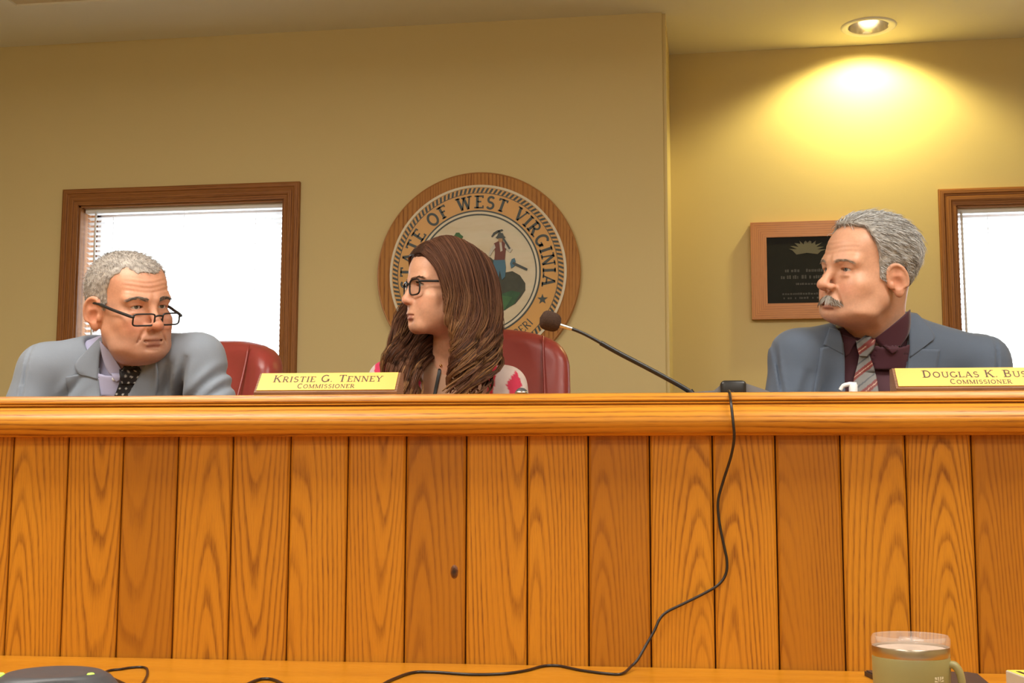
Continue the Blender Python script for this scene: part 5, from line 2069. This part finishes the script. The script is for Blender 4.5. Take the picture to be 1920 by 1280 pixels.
KH = 26
tt = np.linspace(0, 1, KH)
allp, allc, allr = [], [], []
core = MB()
core_c = []
for T, sgn, ncl in ((NEAR, -1, 78), (FAR, 1, 56)):
    for c in range(ncl):
        a = min(1.0, max(0.0, (c + 0.5) / ncl + RNG.normal() * 0.01))
        base = guide(T, a)
        layer = RNG.random()
        cen = np.array(catmull([tuple(p) for p in base], 8))
        ti = np.linspace(0, len(cen) - 1, KH)
        cen = np.stack([np.interp(ti, np.arange(len(cen)), cen[:, k]) for k in range(3)], 1)
        out = cen * np.array([1, 1, 0.15])
        out /= np.linalg.norm(out, axis=1, keepdims=True) + 1e-6
        grow = sstep(tt, 0.35, 0.85)
        ph = 6.0 * a + RNG.normal() * 0.9
        amp = 0.021 + 0.011 * RNG.random()
        tang = np.cross(out, np.array([0, 0, 1.0]))
        frq = 2 * math.pi * (3.0 + 0.5 * RNG.normal())
        cen = cen + tang * (np.sin(tt * frq + ph) * amp * grow)[:, None] + out * (np.cos(tt * frq + ph) * amp * 0.6 * grow)[:, None]
        cen = cen + out * ((layer - 0.6) * 0.012 * sstep(tt, 0.1, 0.5))[:, None]
        end = 1.0 - 0.16 * RNG.random()
        cenw = woman.from_head(cen)
        rad = (0.0055 + 0.0035 * np.sin(np.clip(tt, 0, 1) * math.pi)) * (1 - 0.75 * sstep(tt, 0.8, 1.0))
        m = KH
        core.col = (0.045, 0.019, 0.011)
        core.tube([Vector(p) for p in cenw], [float(x) for x in rad * 0.55], 7)
        blond = RNG.random() < ((0.85 if a < 0.16 else 0.45) if sgn < 0 else 0.28)
        n = 44
        ang = RNG.random(n) * 2 * math.pi
        rr = np.sqrt(RNG.random(n))
        r2 = (rad * 1.35)[None] * rr[:, None]
        P = cen[None] + tang[None] * (np.cos(ang)[:, None] * r2)[..., None] + np.cross(tang, np.gradient(cen, axis=0) / (np.linalg.norm(np.gradient(cen, axis=0), axis=1, keepdims=True) + 1e-9))[None] * (np.sin(ang)[:, None] * r2)[..., None]
        P = P + (np.sin(tt[None] * 25 + ang[:, None] * 3) * 0.0012 * grow[None])[..., None] * out[None]
        allp.append(woman.from_head(P.reshape(-1, 3)).reshape(n, KH, 3))
        dark = np.array([0.070, 0.028, 0.018])
        mid = np.array([0.20, 0.088, 0.045])
        cara = np.array([0.52, 0.27, 0.105])
        kk = RNG.random((n, 1, 1))
        b0 = dark * (1 - kk) + mid * kk
        tip = (cara if blond else mid * 1.5)
        wmix = (sstep(tt, 0.30, 0.85) * (0.85 if blond else 0.5))[None, :, None] * (0.35 + 0.65 * RNG.random((n, 1, 1)))
        allc.append(b0 * (1 - wmix) + tip * wmix)
        allr.append(np.full(n, 0.00058) * (0.7 + 0.6 * RNG.random(n)))
hair_o = make_strands('hair', None, np.concatenate(allp).astype(np.float32), np.concatenate(allr), M_HAIR, woman.root, np.concatenate(allc).astype(np.float32), taper=0.5)
core.build('hair_lock_core', M_HAIR, hair_o, smooth=True, col=True)

# ================================================================== the man in the blue-grey suit
man2 = Person('person', 1627, 508, 2.68, 'man with grey hair and moustache in a blue-grey suit and striped tie looking aside',
              f=(-0.91, -0.41, 0.0), u=(0.085, -0.12, 0.985),
              par=dict(skin=(0.62, 0.33, 0.21), lipcol=(0.46, 0.20, 0.16), jaw=0.98, face=1.03, jowl=0.3, short=1.5, chin=-0.010, smile=-0.001, bags=1, wrinkle=0.6, nose=0.003, tip=1.12, fold=0.5,
                       flush=0.5, lid=0.0030, hood=1, earsize=1.08, eartilt=-24, brow=1.25, nz=0.005, stubble=0.12, stubcol=(0.5, 0.33, 0.25)))
body3 = man2.build_body([((0.032, 0.050, man2.z0 - 0.05), (0.036, 0.098, man2.z0 - 0.165), 0.060, 0.060, 0.04), ((-0.015, 0.015, man2.z0 - 0.090), (0.030, 0.075, man2.z0 - 0.122), 0.028, 0.045, 0.035)])
man2.eyes((-0.05, 1, -0.02), iris=(0.10, 0.11, 0.11))
man2.brows((0.30, 0.22, 0.16), thick=0.9, col2=(0.45, 0.40, 0.34), raise_=0.000, n=95)


def zf2(y, x):
    z = np.interp(y, [-0.12, -0.085, -0.060, -0.046, -0.036, 0.002, 0.008, 0.022, 0.028, 0.036, 0.052, 0.075, 0.1],
                  [-0.062, -0.062, -0.058, -0.035, 0.014, 0.014, -0.022, -0.018, 0.026, 0.052, 0.078, 0.098, 0.12]).astype(np.float32)
    return z + 0.012 * np.exp(-((x - 0.045) / 0.013) ** 2) * (y > 0.03)


_, hv, hn, hh_ = cap_hair(man2, zf2, lambda H: 0.0045 + 0.0055 * sstep(H[:, 2], 0.0, 0.09), col=(0.30, 0.285, 0.26), bump=0.0012)
short_strands(man2, hv, hn, hh_, 5200, lambda h: 0.010 + 0.014 * sstep(h[:, 2], 0.0, 0.09),
              lambda h: np.stack([h[:, 0] * 3 - 0.1, -0.9 + 0 * h[:, 1], -0.35 - 1.5 * (h[:, 1] < -0.06)], 1), 0.22,
              [(0.50, 0.51, 0.52), (0.74, 0.75, 0.76), (0.34, 0.33, 0.31), (0.20, 0.18, 0.16), (0.60, 0.60, 0.59)], rad=0.00048, seg=5)
# moustache
n = 420
x = (RNG.random(n) * 2 - 1) * 0.030
z0_ = -0.0600 - 0.010 * (np.abs(x) / 0.03) ** 1.5 + (RNG.random(n) - 0.5) * 0.010 * (1 - 0.4 * np.abs(x) / 0.03)
O = np.stack([x, np.full(n, 0.16), z0_], 1).astype(np.float32)
Hm = march(lambda P: head_field(P, man2.p), O, (0, -1, 0), far=0.2)
L = 0.010 + 0.006 * RNG.random(n)
dr = np.stack([np.sign(x) * (0.25 + 0.6 * np.abs(x) / 0.03), 0.32 - 0.5 * np.abs(x) / 0.03, -np.full(n, 0.75)], 1)
dr /= np.linalg.norm(dr, axis=1, keepdims=True)
s = np.linspace(0, 1, 5)
path = Hm[:, None] + dr[:, None] * (L[:, None] * s)[..., None] + np.array([0, 1, 0]) * (0.0015 + 0.0025 * np.sin(s * 2.6))[None, :, None]
mc = np.array([(0.50, 0.46, 0.40), (0.26, 0.20, 0.15), (0.16, 0.11, 0.08), (0.62, 0.60, 0.56), (0.34, 0.26, 0.18)])
cc = mc[RNG.integers(0, 5, n)]
cc = np.where(np.abs(x)[:, None] < 0.010, cc * 0.4 + np.array([0.55, 0.53, 0.49]) * 0.6, cc * 0.75)
make_strands('moustache', None, man2.from_head(path.reshape(-1, 3)).reshape(n, 5, 3), 0.00060, M_HAIR, man2.root, cc)
# ================================================================== clothes
def cloth(name, col, scale=900.0, var=0.10, rough=0.85, sheen=0.2):
    t = NT(name)
    tc = t.n('ShaderNodeTexCoord').outputs['Object']
    nz = t.noise(tc, scale, 2)
    n2 = t.noise(tc, 30.0, 3)
    c = t.mix(nz, tuple(x * (1 - var) for x in col), tuple(x * (1 + var) for x in col))
    c = t.mix(t.math('MULTIPLY', n2, 0.25), c, tuple(x * 0.8 for x in col))
    t.set(col=c, rough=rough, spec=0.2, sheen=sheen)
    t.bump(nz, 0.15, 0.0006)
    return t.mat


M_SUIT1 = cloth('light_grey_suiting', (0.240, 0.278, 0.335))
M_SUIT2 = cloth('blue_grey_suiting', (0.098, 0.126, 0.175))
M_SHIRT1 = cloth('lavender_shirting', (0.46, 0.46, 0.66), var=0.04)
M_SHIRT2 = cloth('plum_shirting', (0.060, 0.016, 0.026), var=0.1, rough=0.6)
M_TIEV = vcol('tie_silk', rough=0.5, spec=0.4, var=0.05)
M_JACKETV = vcol('patterned_jacket', rough=0.8, spec=0.2, var=0.05)
M_TROUSER = cloth('dark_trousers', (0.05, 0.052, 0.06))
M_SHOE = plain('black_leather', (0.015, 0.013, 0.012), rough=0.3)


def hand(per, wrist, fwd, side):
    """palm with four fingers and a thumb, lying on the desk"""
    w = np.array(wrist, np.float32)
    f = np.array(fwd, np.float32)
    f[2] = 0
    f /= np.linalg.norm(f)
    r = np.array([f[1], -f[0], 0], np.float32) * side       # thumb side
    up = np.array([0, 0, 1], np.float32)

    def L(a, b, c):
        return w + f * a + r * b + up * c

    def fn(P):
        d = capsule(P, L(-0.03, 0, 0), L(0.02, 0, 0), 0.026, 0.024)
        for b in (-0.026, -0.009, 0.009, 0.026):
            d = smin(d, capsule(P, L(0.02, b * 0.7, 0), L(0.085, b, 0.002), 0.014, 0.011), 0.014)
        for b, ln in ((-0.031, 0.052), (-0.010, 0.070), (0.011, 0.074), (0.031, 0.068)):
            k1 = L(0.088, b, 0.004)
            k2 = L(0.088 + ln * 0.5, b * 1.08, 0.012)
            k3 = L(0.088 + ln * 0.82, b * 1.12, 0.000)
            k4 = L(0.088 + ln, b * 1.12, -0.010)
            d = smin(d, capsule(P, k1, k2, 0.0098, 0.0088), 0.004)
            d = smin(d, capsule(P, k2, k3, 0.0088, 0.0080), 0.004)
            d = smin(d, capsule(P, k3, k4, 0.0080, 0.0070), 0.004)
        t0, t1, t2 = L(0.025, 0.022, 0), L(0.060, 0.048, 0.002), L(0.088, 0.056, -0.004)
        d = smin(d, capsule(P, t0, t1, 0.0135, 0.0105), 0.012)
        d = smin(d, capsule(P, t1, t2, 0.0105, 0.0080), 0.004)
        return d
    sk = np.array(per.p['skin'], np.float32)
    sdf_obj('hand', fn, w - 0.19, w + 0.19, 0.0045, M_SKIN, per.root, lambda V: np.tile(sk, (len(V), 1)))


def legs(per, hip, knee_dx=0.10, mat=None):
    """seated thighs, shins and shoes under the desk"""
    x, y, z = hip
    zf = 0.0

    def fn(P):
        d = ell(P, (x, y, z + 0.02), (0.19, 0.14, 0.13))
        for s in (-1, 1):
            k = (x + s * knee_dx * 1.1, y - 0.40, z + 0.015)
            d = smin(d, capsule(P, (x + s * 0.09, y, z), k, 0.085, 0.062), 0.03)
            d = smin(d, capsule(P, k, (x + s * knee_dx, y - 0.36, zf + 0.10), 0.060, 0.045), 0.02)
        return d
    sdf_obj('trousers', fn, (x - 0.32, y - 0.52, zf), (x + 0.32, y + 0.22, z + 0.2), 0.013, mat or M_TROUSER, per.root)
    for s in (-1, 1):
        def sh(P, s=s):
            q = capsule(P, (x + s * knee_dx, y - 0.34, zf + 0.045), (x + s * knee_dx * 1.1, y - 0.52, zf + 0.034), 0.042, 0.034)
            return smax(q, -(P[:, 2] - zf), 0.01)
        sdf_obj('shoe', sh, (x + s * knee_dx - 0.09, y - 0.60, zf - 0.02), (x + s * knee_dx + 0.09, y - 0.26, zf + 0.12), 0.008, M_SHOE, per.root)


def elbow_drop(p, z):
    q = np.array(p, np.float32).copy()
    q[2] = z
    return q


def suit(per, c):
    """c holds photo pixels of shoulders, neck and edges"""
    L = per.loc
    S1, S2, N = L(*c['S1']), L(*c['S2']), L(*c['N'])
    r = c.get('r', 0.056)
    ch = L(*c['chest'])
    dz = DESK - PLAT + 0.052
    E1, E2 = elbow_drop(L(*c['E1']), dz), elbow_drop(L(*c['E2']), dz)
    W1, W2 = elbow_drop(L(*c['W1']), dz), elbow_drop(L(*c['W2']), dz)
    hipz = 0.58
    hip = np.array([ch[0] * 0.6, ch[1] + c.get('hipback', 0.20), hipz], np.float32)

    def torso(P):
        d = smin(capsule(P, S1, N, r, r * 1.12), capsule(P, S2, N, r, r * 1.12), 0.05)
        d = smin(d, ell(P, ch, (c.get('cw', 0.185), 0.125, 0.22)), 0.07)
        d = smin(d, capsule(P, (ch + hip) / 2 + np.array([0, 0, -0.04]), hip, 0.15, 0.15), 0.10)
        return d

    def arms(P):
        d = smin(capsule(P, S1, E1, r * 1.02, 0.050), capsule(P, E1, W1, 0.050, 0.036), 0.02)
        return np.minimum(d, smin(capsule(P, S2, E2, r * 1.02, 0.050), capsule(P, E2, W2, 0.050, 0.036), 0.02))
    xl = [(L(a, b)[2], L(a, b)[0]) for a, b in c['VL']]
    xr = [(L(a, b)[2], L(a, b)[0]) for a, b in c['VR']]
    xl.sort()
    xr.sort()
    xlz, xlx = zip(*xl)
    xrz, xrx = zip(*xr)

    def whole(P):
        a, t = arms(P), torso(P)
        d = smin(t, a, 0.022)
        fold = c.get('folds', 1.0)
        # sleeve-head seam and drag folds
        d = d + 0.0016 * fold * wob(P, 34.0, 1.0) + 0.0022 * fold * wob(P, 17.0, 6.0)
        for (ax, az, bx, bz, dp, wd) in [q + (0.0095,) for q in c.get('creases', [])] + [q + (0.0032,) for q in c.get('seams', [])]:
            A, B = L(ax, az), L(bx, bz)
            A2, B2 = A[[0, 2]], B[[0, 2]]
            ba = B2 - A2
            q = P[:, [0, 2]]
            h_ = np.clip(((q - A2) @ ba) / (ba @ ba), 0, 1)
            e = np.sqrt(((q - A2 - h_[:, None] * ba) ** 2).sum(1))
            d = d + dp * np.exp(-(e / wd) ** 2) * np.sqrt(np.clip(np.sin(h_ * math.pi), 0, 1)) * (P[:, 1] < N[1] + 0.03) - dp * 0.6 * np.exp(-((e - wd * 1.9) / wd) ** 2) * np.clip(np.sin(h_ * math.pi), 0, 1)
        return d
    nk = c['neckcut']
    nc, na = L(*nk[0]), np.array(nk[1], np.float32)
    na /= np.linalg.norm(na)

    def jacket(P):
        d = whole(P)
        x, z = P[:, 0], P[:, 2]
        v = np.maximum(np.interp(z, xlz, xlx).astype(np.float32) - x, x - np.interp(z, xrz, xrx).astype(np.float32))
        v = np.maximum(v, P[:, 1] - (N[1] + 0.005))
        v = np.maximum(v, -(z - c.get('vbot', -9)))
        d = smax(d, -v, 0.004)
        hole = capsule(P, nc, nc + na * 0.3, nk[2], nk[2] * 1.4)
        return smax(d, -hole, 0.008)
    lo = np.minimum(np.minimum(S1, S2), np.minimum(np.minimum(E1, E2), np.minimum(W1, W2))) - 0.11
    hi = np.maximum(np.maximum(S1, S2), np.maximum(np.maximum(E1, E2), N)) + 0.12
    lo[2] = hipz - 0.12
    hi[1] = max(hi[1], hip[1] + 0.17)
    lo[1] = min(lo[1], -0.25)
    jo = sdf_obj('jacket', jacket, lo, hi, 0.0046, c['suit'], per.root)

    def shirt(P):
        return smax(torso(P) + 0.010, capsule(P, nc, nc + na * 0.3, nk[2] * 0.7, nk[2]) * -1 + -0.5, 0.01)
    so = sdf_obj('shirt', shirt, (S1[0], ch[1] - 0.16, ch[2] - 0.24), (S2[0], N[1] + 0.06, max(N[2], S1[2], S2[2]) + 0.09), 0.0058, c['shirt'], per.root)
    # collar band: a slice of a tube around the neck
    ncap = c['collar']
    ca, cb = L(*ncap[0]), L(*ncap[1])
    axis = (cb - ca) / np.linalg.norm(cb - ca)

    def collar(P):
        t = (P - ca) @ axis
        dn = capsule(P, ca - axis * 0.1, cb + axis * 0.1, ncap[2], ncap[2] * 0.98)
        shell = np.abs(dn - 0.002) - 0.0024
        tilt = (P[:, 1] - ca[1]) * c.get('ctilt', 0.35)
        q = smax(shell, -(t + 0.02) , 0.002)
        return smax(q, t - tilt - np.linalg.norm(cb - ca), 0.003)
    co = sdf_obj('collar', collar, np.minimum(ca, cb) - 0.12, np.maximum(ca, cb) + 0.12, 0.0034, c['shirt'], so)
    under = lambda P: smin(torso(P) + 0.008, np.minimum(collar(P), capsule(P, ca - axis * 0.1, cb, ncap[2] - 0.004)), 0.01)

    def D(name, f, left, right, mat, parent, off=0.004, thick=0.004, colf=None, res=10):
        to2 = lambda pl: [(L(a, b)[0], L(a, b)[2]) for a, b in pl]
        return drape(name, f, (to2(left), to2(right)), mat, parent, start=-0.45, off=off, thick=thick, res=res, colf=colf)
    for (lft, rgt, off) in c['lapels']:
        D('lapel', whole, lft, rgt, c['suit'], jo, off=off, thick=off + 0.002)
    for (lft, rgt) in c['leaves']:
        D('collar_leaf', under, lft, rgt, c['shirt'], so, off=0.005, thick=0.004)
    tl, tr = c['tie']
    D('tie', under, tl, tr, M_TIEV, per.root, off=0.0075, thick=0.006, colf=c['tiecol'], res=26)
    kl, kr = c['knot']
    D('tie_knot', under, kl, kr, M_TIEV, per.root, off=0.0135, thick=0.011, colf=c['tiecol'], res=14)
    if c.get('button'):
        b = L(*c['button'])
        h_ = march(under, np.array([[b[0], -0.45, b[2]]], np.float32), (0, 1, 0), far=1.4)[0]
        bo = MB().lathe([(0.0, 0.003), (0.004, 0.003), (0.0048, 0.0015), (0.0048, -0.001)], 14, Matrix.Translation(Vector(h_)) @ Matrix.Rotation(math.pi / 2, 4, 'X')).build('button', M_WHITE, so, smooth=True)
    for W, E, sd in ((W1, E1, -1), (W2, E2, 1)):
        f = W - E
        f[2] = 0
        f /= np.linalg.norm(f)
        MB().tube([Vector(W - f * 0.01), Vector(W + f * 0.018)], 0.033, 16, caps=True).build('cuff', c['shirt'], so, smooth=True, angle=40)
        hand(per, W + f * 0.045 + np.array([0, 0, -0.012]), f, sd)
    legs(per, hip)
    return jo, whole


def dots(V, U, W):
    """black silk with rows of small pale dots"""
    C = np.tile(np.array([0.010, 0.010, 0.013], np.float32), (len(V), 1))
    x, z = V[:, 0], V[:, 2]
    s = 0.0125
    row = np.floor(z / s)
    fx = (x / s + 0.5 * (row % 2)) % 1 - 0.5
    fz = (z / s) % 1 - 0.5
    m = (fx ** 2 + fz ** 2) < 0.030
    C[m] = (0.50, 0.50, 0.48)
    return C


def stripes(V, U, W):
    C = np.tile(np.array([0.17, 0.165, 0.16], np.float32), (len(V), 1))
    t = ((V[:, 0] * -0.62 + V[:, 2] * 0.78) / 0.036) % 1
    C[(t > 0.10) & (t < 0.42)] = (0.16, 0.025, 0.022)
    C[(t > 0.235) & (t < 0.275)] = (0.46, 0.30, 0.22)
    C[(t > 0.66) & (t < 0.74)] = (0.075, 0.08, 0.09)
    return C


suit(man1, dict(
    S1=(84, 695, 0.07), S2=(373, 675, 0.05), N=(232, 672, 0.11), chest=(235, 840, 0.13), r=0.054, cw=0.19,
    E1=(-8, 880, 0.03), E2=(442, 880, 0.0), W1=(140, 900, -0.17), W2=(330, 900, -0.17), hipback=0.13,
    VL=[(188, 560), (181, 640), (181, 700), (184, 745), (200, 800), (215, 860)], VR=[(300, 560), (276, 660), (262, 692), (232, 745), (222, 800), (216, 860)],
    neckcut=((218, 690, 0.09), (0.0, -0.25, 1), 0.060), suit=M_SUIT1, shirt=M_SHIRT1,
    collar=((224, 720, 0.088), (226, 664, 0.072), 0.066), ctilt=0.55,
    lapels=[([(120, 760), (117, 730), (117, 707)], [(184, 760), (181, 730), (180, 690)], 0.004),
            ([(139, 700), (134, 682), (158, 655), (176, 634)], [(178, 712), (180, 680), (182, 650), (186, 630)], 0.006),
            ([(222, 790), (234, 745), (258, 700), (274, 672)], [(262, 790), (282, 745), (292, 705), (290, 672)], 0.004)],
    leaves=[([(214, 716), (196, 690), (184, 640)], [(219, 712), (222, 694), (206, 662)]), ([(262, 706), (252, 694), (246, 684)], [(266, 704), (266, 694), (268, 684)])],
    tie=([(196, 800), (207, 750), (219, 716)], [(226, 800), (238, 750), (246, 716)]), knot=([(222, 718), (219, 700), (226, 686)], [(244, 718), (256, 700), (254, 684)]),
    tiecol=dots, button=(210, 711), folds=1.0,
    creases=[(350, 760, 428, 684, 0.010), (322, 760, 352, 668, 0.011), (375, 760, 432, 714, 0.008), (296, 745, 318, 678, 0.007), (100, 760, 150, 700, 0.005)],
    seams=[(30, 800, 50, 640, 0.006)]))

suit(man2, dict(
    S1=(1494, 668, 0.06), S2=(1842, 676, 0.06), N=(1655, 630, 0.10), chest=(1655, 820, 0.11), r=0.054, cw=0.20,
    E1=(1450, 880, 0.0), E2=(1905, 880, 0.0), W1=(1560, 900, -0.16), W2=(1780, 900, -0.16), hipback=0.13,
    VL=[(1570, 540), (1581, 622), (1586, 670), (1590, 730), (1612, 800), (1640, 870)], VR=[(1716, 540), (1711, 600), (1709, 630), (1702, 680), (1690, 730), (1665, 800), (1642, 870)],
    neckcut=((1648, 660, 0.09), (0.03, -0.2, 1), 0.064), suit=M_SUIT2, shirt=M_SHIRT2,
    collar=((1652, 668, 0.078), (1655, 600, 0.062), 0.072), ctilt=0.65,
    lapels=[([(1520, 770), (1532, 700), (1540, 650)], [(1590, 770), (1588, 700), (1584, 640)], 0.004),
            ([(1546, 644), (1552, 630), (1562, 612)], [(1584, 662), (1583, 640), (1580, 618)], 0.005),
            ([(1690, 770), (1702, 700), (1709, 650)], [(1735, 770), (1757, 700), (1767, 652)], 0.004),
            ([(1708, 668), (1709, 625), (1709, 580)], [(1745, 641), (1758, 626), (1734, 582)], 0.006)],
    leaves=[([(1590, 664), (1586, 645), (1584, 624)], [(1596, 660), (1606, 644), (1618, 634)]), ([(1672, 660), (1652, 644), (1640, 634)], [(1680, 656), (1704, 620), (1706, 578)])],
    tie=([(1600, 800), (1605, 720), (1614, 678), (1618, 660)], [(1650, 800), (1648, 720), (1644, 690), (1634, 660)]), knot=([(1618, 664), (1613, 650), (1612, 636)], [(1634, 664), (1642, 650), (1644, 634)]),
    tiecol=stripes, folds=0.7, creases=[(1500, 760, 1520, 690, 0.005), (1830, 760, 1810, 690, 0.005)], seams=[(1470, 800, 1458, 630, 0.006), (1862, 760, 1874, 620, 0.006)]))

# ------------------------------------------------------------------ the woman's clothes
W_ = woman.loc
WS1, WS2, WN = W_(728, 714, 0.05), W_(950, 724, 0.04), W_(842, 700, 0.08)
wch = W_(842, 850, 0.09)
dzw = DESK - PLAT + 0.048
WE1, WE2 = elbow_drop(W_(700, 900, -0.02), dzw), elbow_drop(W_(1000, 900, -0.02), dzw)
WW1, WW2 = elbow_drop(W_(770, 900, -0.26), dzw), elbow_drop(W_(920, 900, -0.26), dzw)
whip = np.array([0.0, wch[1] - 0.01, 0.57], np.float32)


def wtorso(P):
    d = smin(capsule(P, WS1, WN, 0.043, 0.050), capsule(P, WS2, WN, 0.043, 0.050), 0.04)
    d = smin(d, ell(P, wch, (0.145, 0.10, 0.19)), 0.06)
    return smin(d, capsule(P, (wch + whip) / 2, whip, 0.12, 0.13), 0.08)


def wwhole(P):
    a = np.minimum(smin(capsule(P, WS1, WE1, 0.045, 0.040), capsule(P, WE1, WW1, 0.040, 0.030), 0.02),
                   smin(capsule(P, WS2, WE2, 0.045, 0.040), capsule(P, WE2, WW2, 0.040, 0.030), 0.02))
    return smin(wtorso(P), a, 0.02) + 0.0015 * wob(P, 30.0, 2.0)


wxl = sorted([(W_(a, b)[2], W_(a, b)[0]) for a, b in ((800, 640), (794, 690), (790, 740), (790, 900))])
wxr = sorted([(W_(a, b)[2], W_(a, b)[0]) for a, b in ((915, 640), (920, 690), (912, 740), (895, 900))])


def wjacket(P):
    x, z = P[:, 0], P[:, 2]
    v = np.maximum(np.interp(z, *zip(*wxl)).astype(np.float32) - x, x - np.interp(z, *zip(*wxr)).astype(np.float32))
    v = np.maximum(v, P[:, 1] - (WN[1] + 0.0))
    hole = capsule(P, WN + np.array([0, 0, -0.03]), WN + np.array([0, 0, 0.3]), 0.062, 0.09)
    return smax(smax(wwhole(P), -v, 0.004), -hole, 0.006)


def wpattern(V):
    """white cloth with hot pink and red leaf shapes"""
    u = V[:, 0] / 0.00125 + 835
    z = (woman.z0 - V[:, 2]) / 0.00125 + 539
    C = np.tile(np.array([0.72, 0.60, 0.57], np.float32), (len(V), 1))
    rd, pk = np.array([0.56, 0.035, 0.055]), np.array([0.70, 0.06, 0.14])
    m = (u < 790) & (u > 701)
    C[m] = pk
    C[(u > 905) & (u < 934 - (z - 690) * 0.16)] = rd
    cx, cz = 966, 724
    q = np.abs(u - cx - (cz - z) * 0.12) / 15 + np.abs(z - cz) / 30
    C[q < 1] = pk * 0.6 + rd * 0.4
    w = wob(V, 52.0, 9.0)
    C[(w > 0.45) & ((z > 770) | (V[:, 1] > 0.09) | ((u < 690)))] = pk
    return C


lo = np.minimum(np.minimum(WE1, WE2), np.minimum(WW1, WW2)) - 0.08
hi = np.maximum(np.maximum(WE1, WE2), WN) + 0.09
lo[2] = 0.46
hi[1] = whip[1] + 0.15
wj = sdf_obj('jacket', wjacket, lo, hi, 0.0042, M_JACKETV, woman.root, wpattern)
M_BLOUSE = cloth('beige_blouse', (0.55, 0.34, 0.22), var=0.05)
wb = sdf_obj('blouse', lambda P: wtorso(P) + 0.008, (WS1[0], wch[1] - 0.13, wch[2] - 0.2), (WS2[0], WN[1] + 0.05, WN[2] + 0.035), 0.0055, M_BLOUSE, woman.root)
to2 = lambda pl: [(W_(a, b)[0], W_(a, b)[2]) for a, b in pl]
drape('zip_placket', lambda P: wtorso(P) + 0.008, (to2([(806, 770), (812, 735), (821, 690)]), to2([(813, 770), (818, 735), (827, 690)])), M_BLACK, wb, start=-0.45, off=0.003, thick=0.003, res=10)
for W, E, sd in ((WW1, WE1, -1), (WW2, WE2, 1)):
    f = (W - E)
    f[2] = 0
    f /= np.linalg.norm(f)
    hand(woman, W + f * 0.03 + np.array([0, 0, -0.012]), f, sd)
legs(woman, whip, 0.09)
# small pendant at the base of her throat
pb = W_(826, 684)
hb = march(lambda P: np.minimum(woman.bodyf(P), wtorso(P) + 0.008), np.array([[pb[0], -0.45, pb[2]]], np.float32), (0, 1, 0), far=1.4)[0]
MB().lathe([(0.0, 0.004), (0.003, 0.003), (0.004, 0.0), (0.003, -0.003)], 12, Matrix.Translation(Vector(hb)) @ Matrix.Rotation(math.pi / 2, 4, 'X')).build('pendant', plain('gold_bead', (0.8, 0.5, 0.2), rough=0.2, metal=1.0), woman.root, smooth=True)
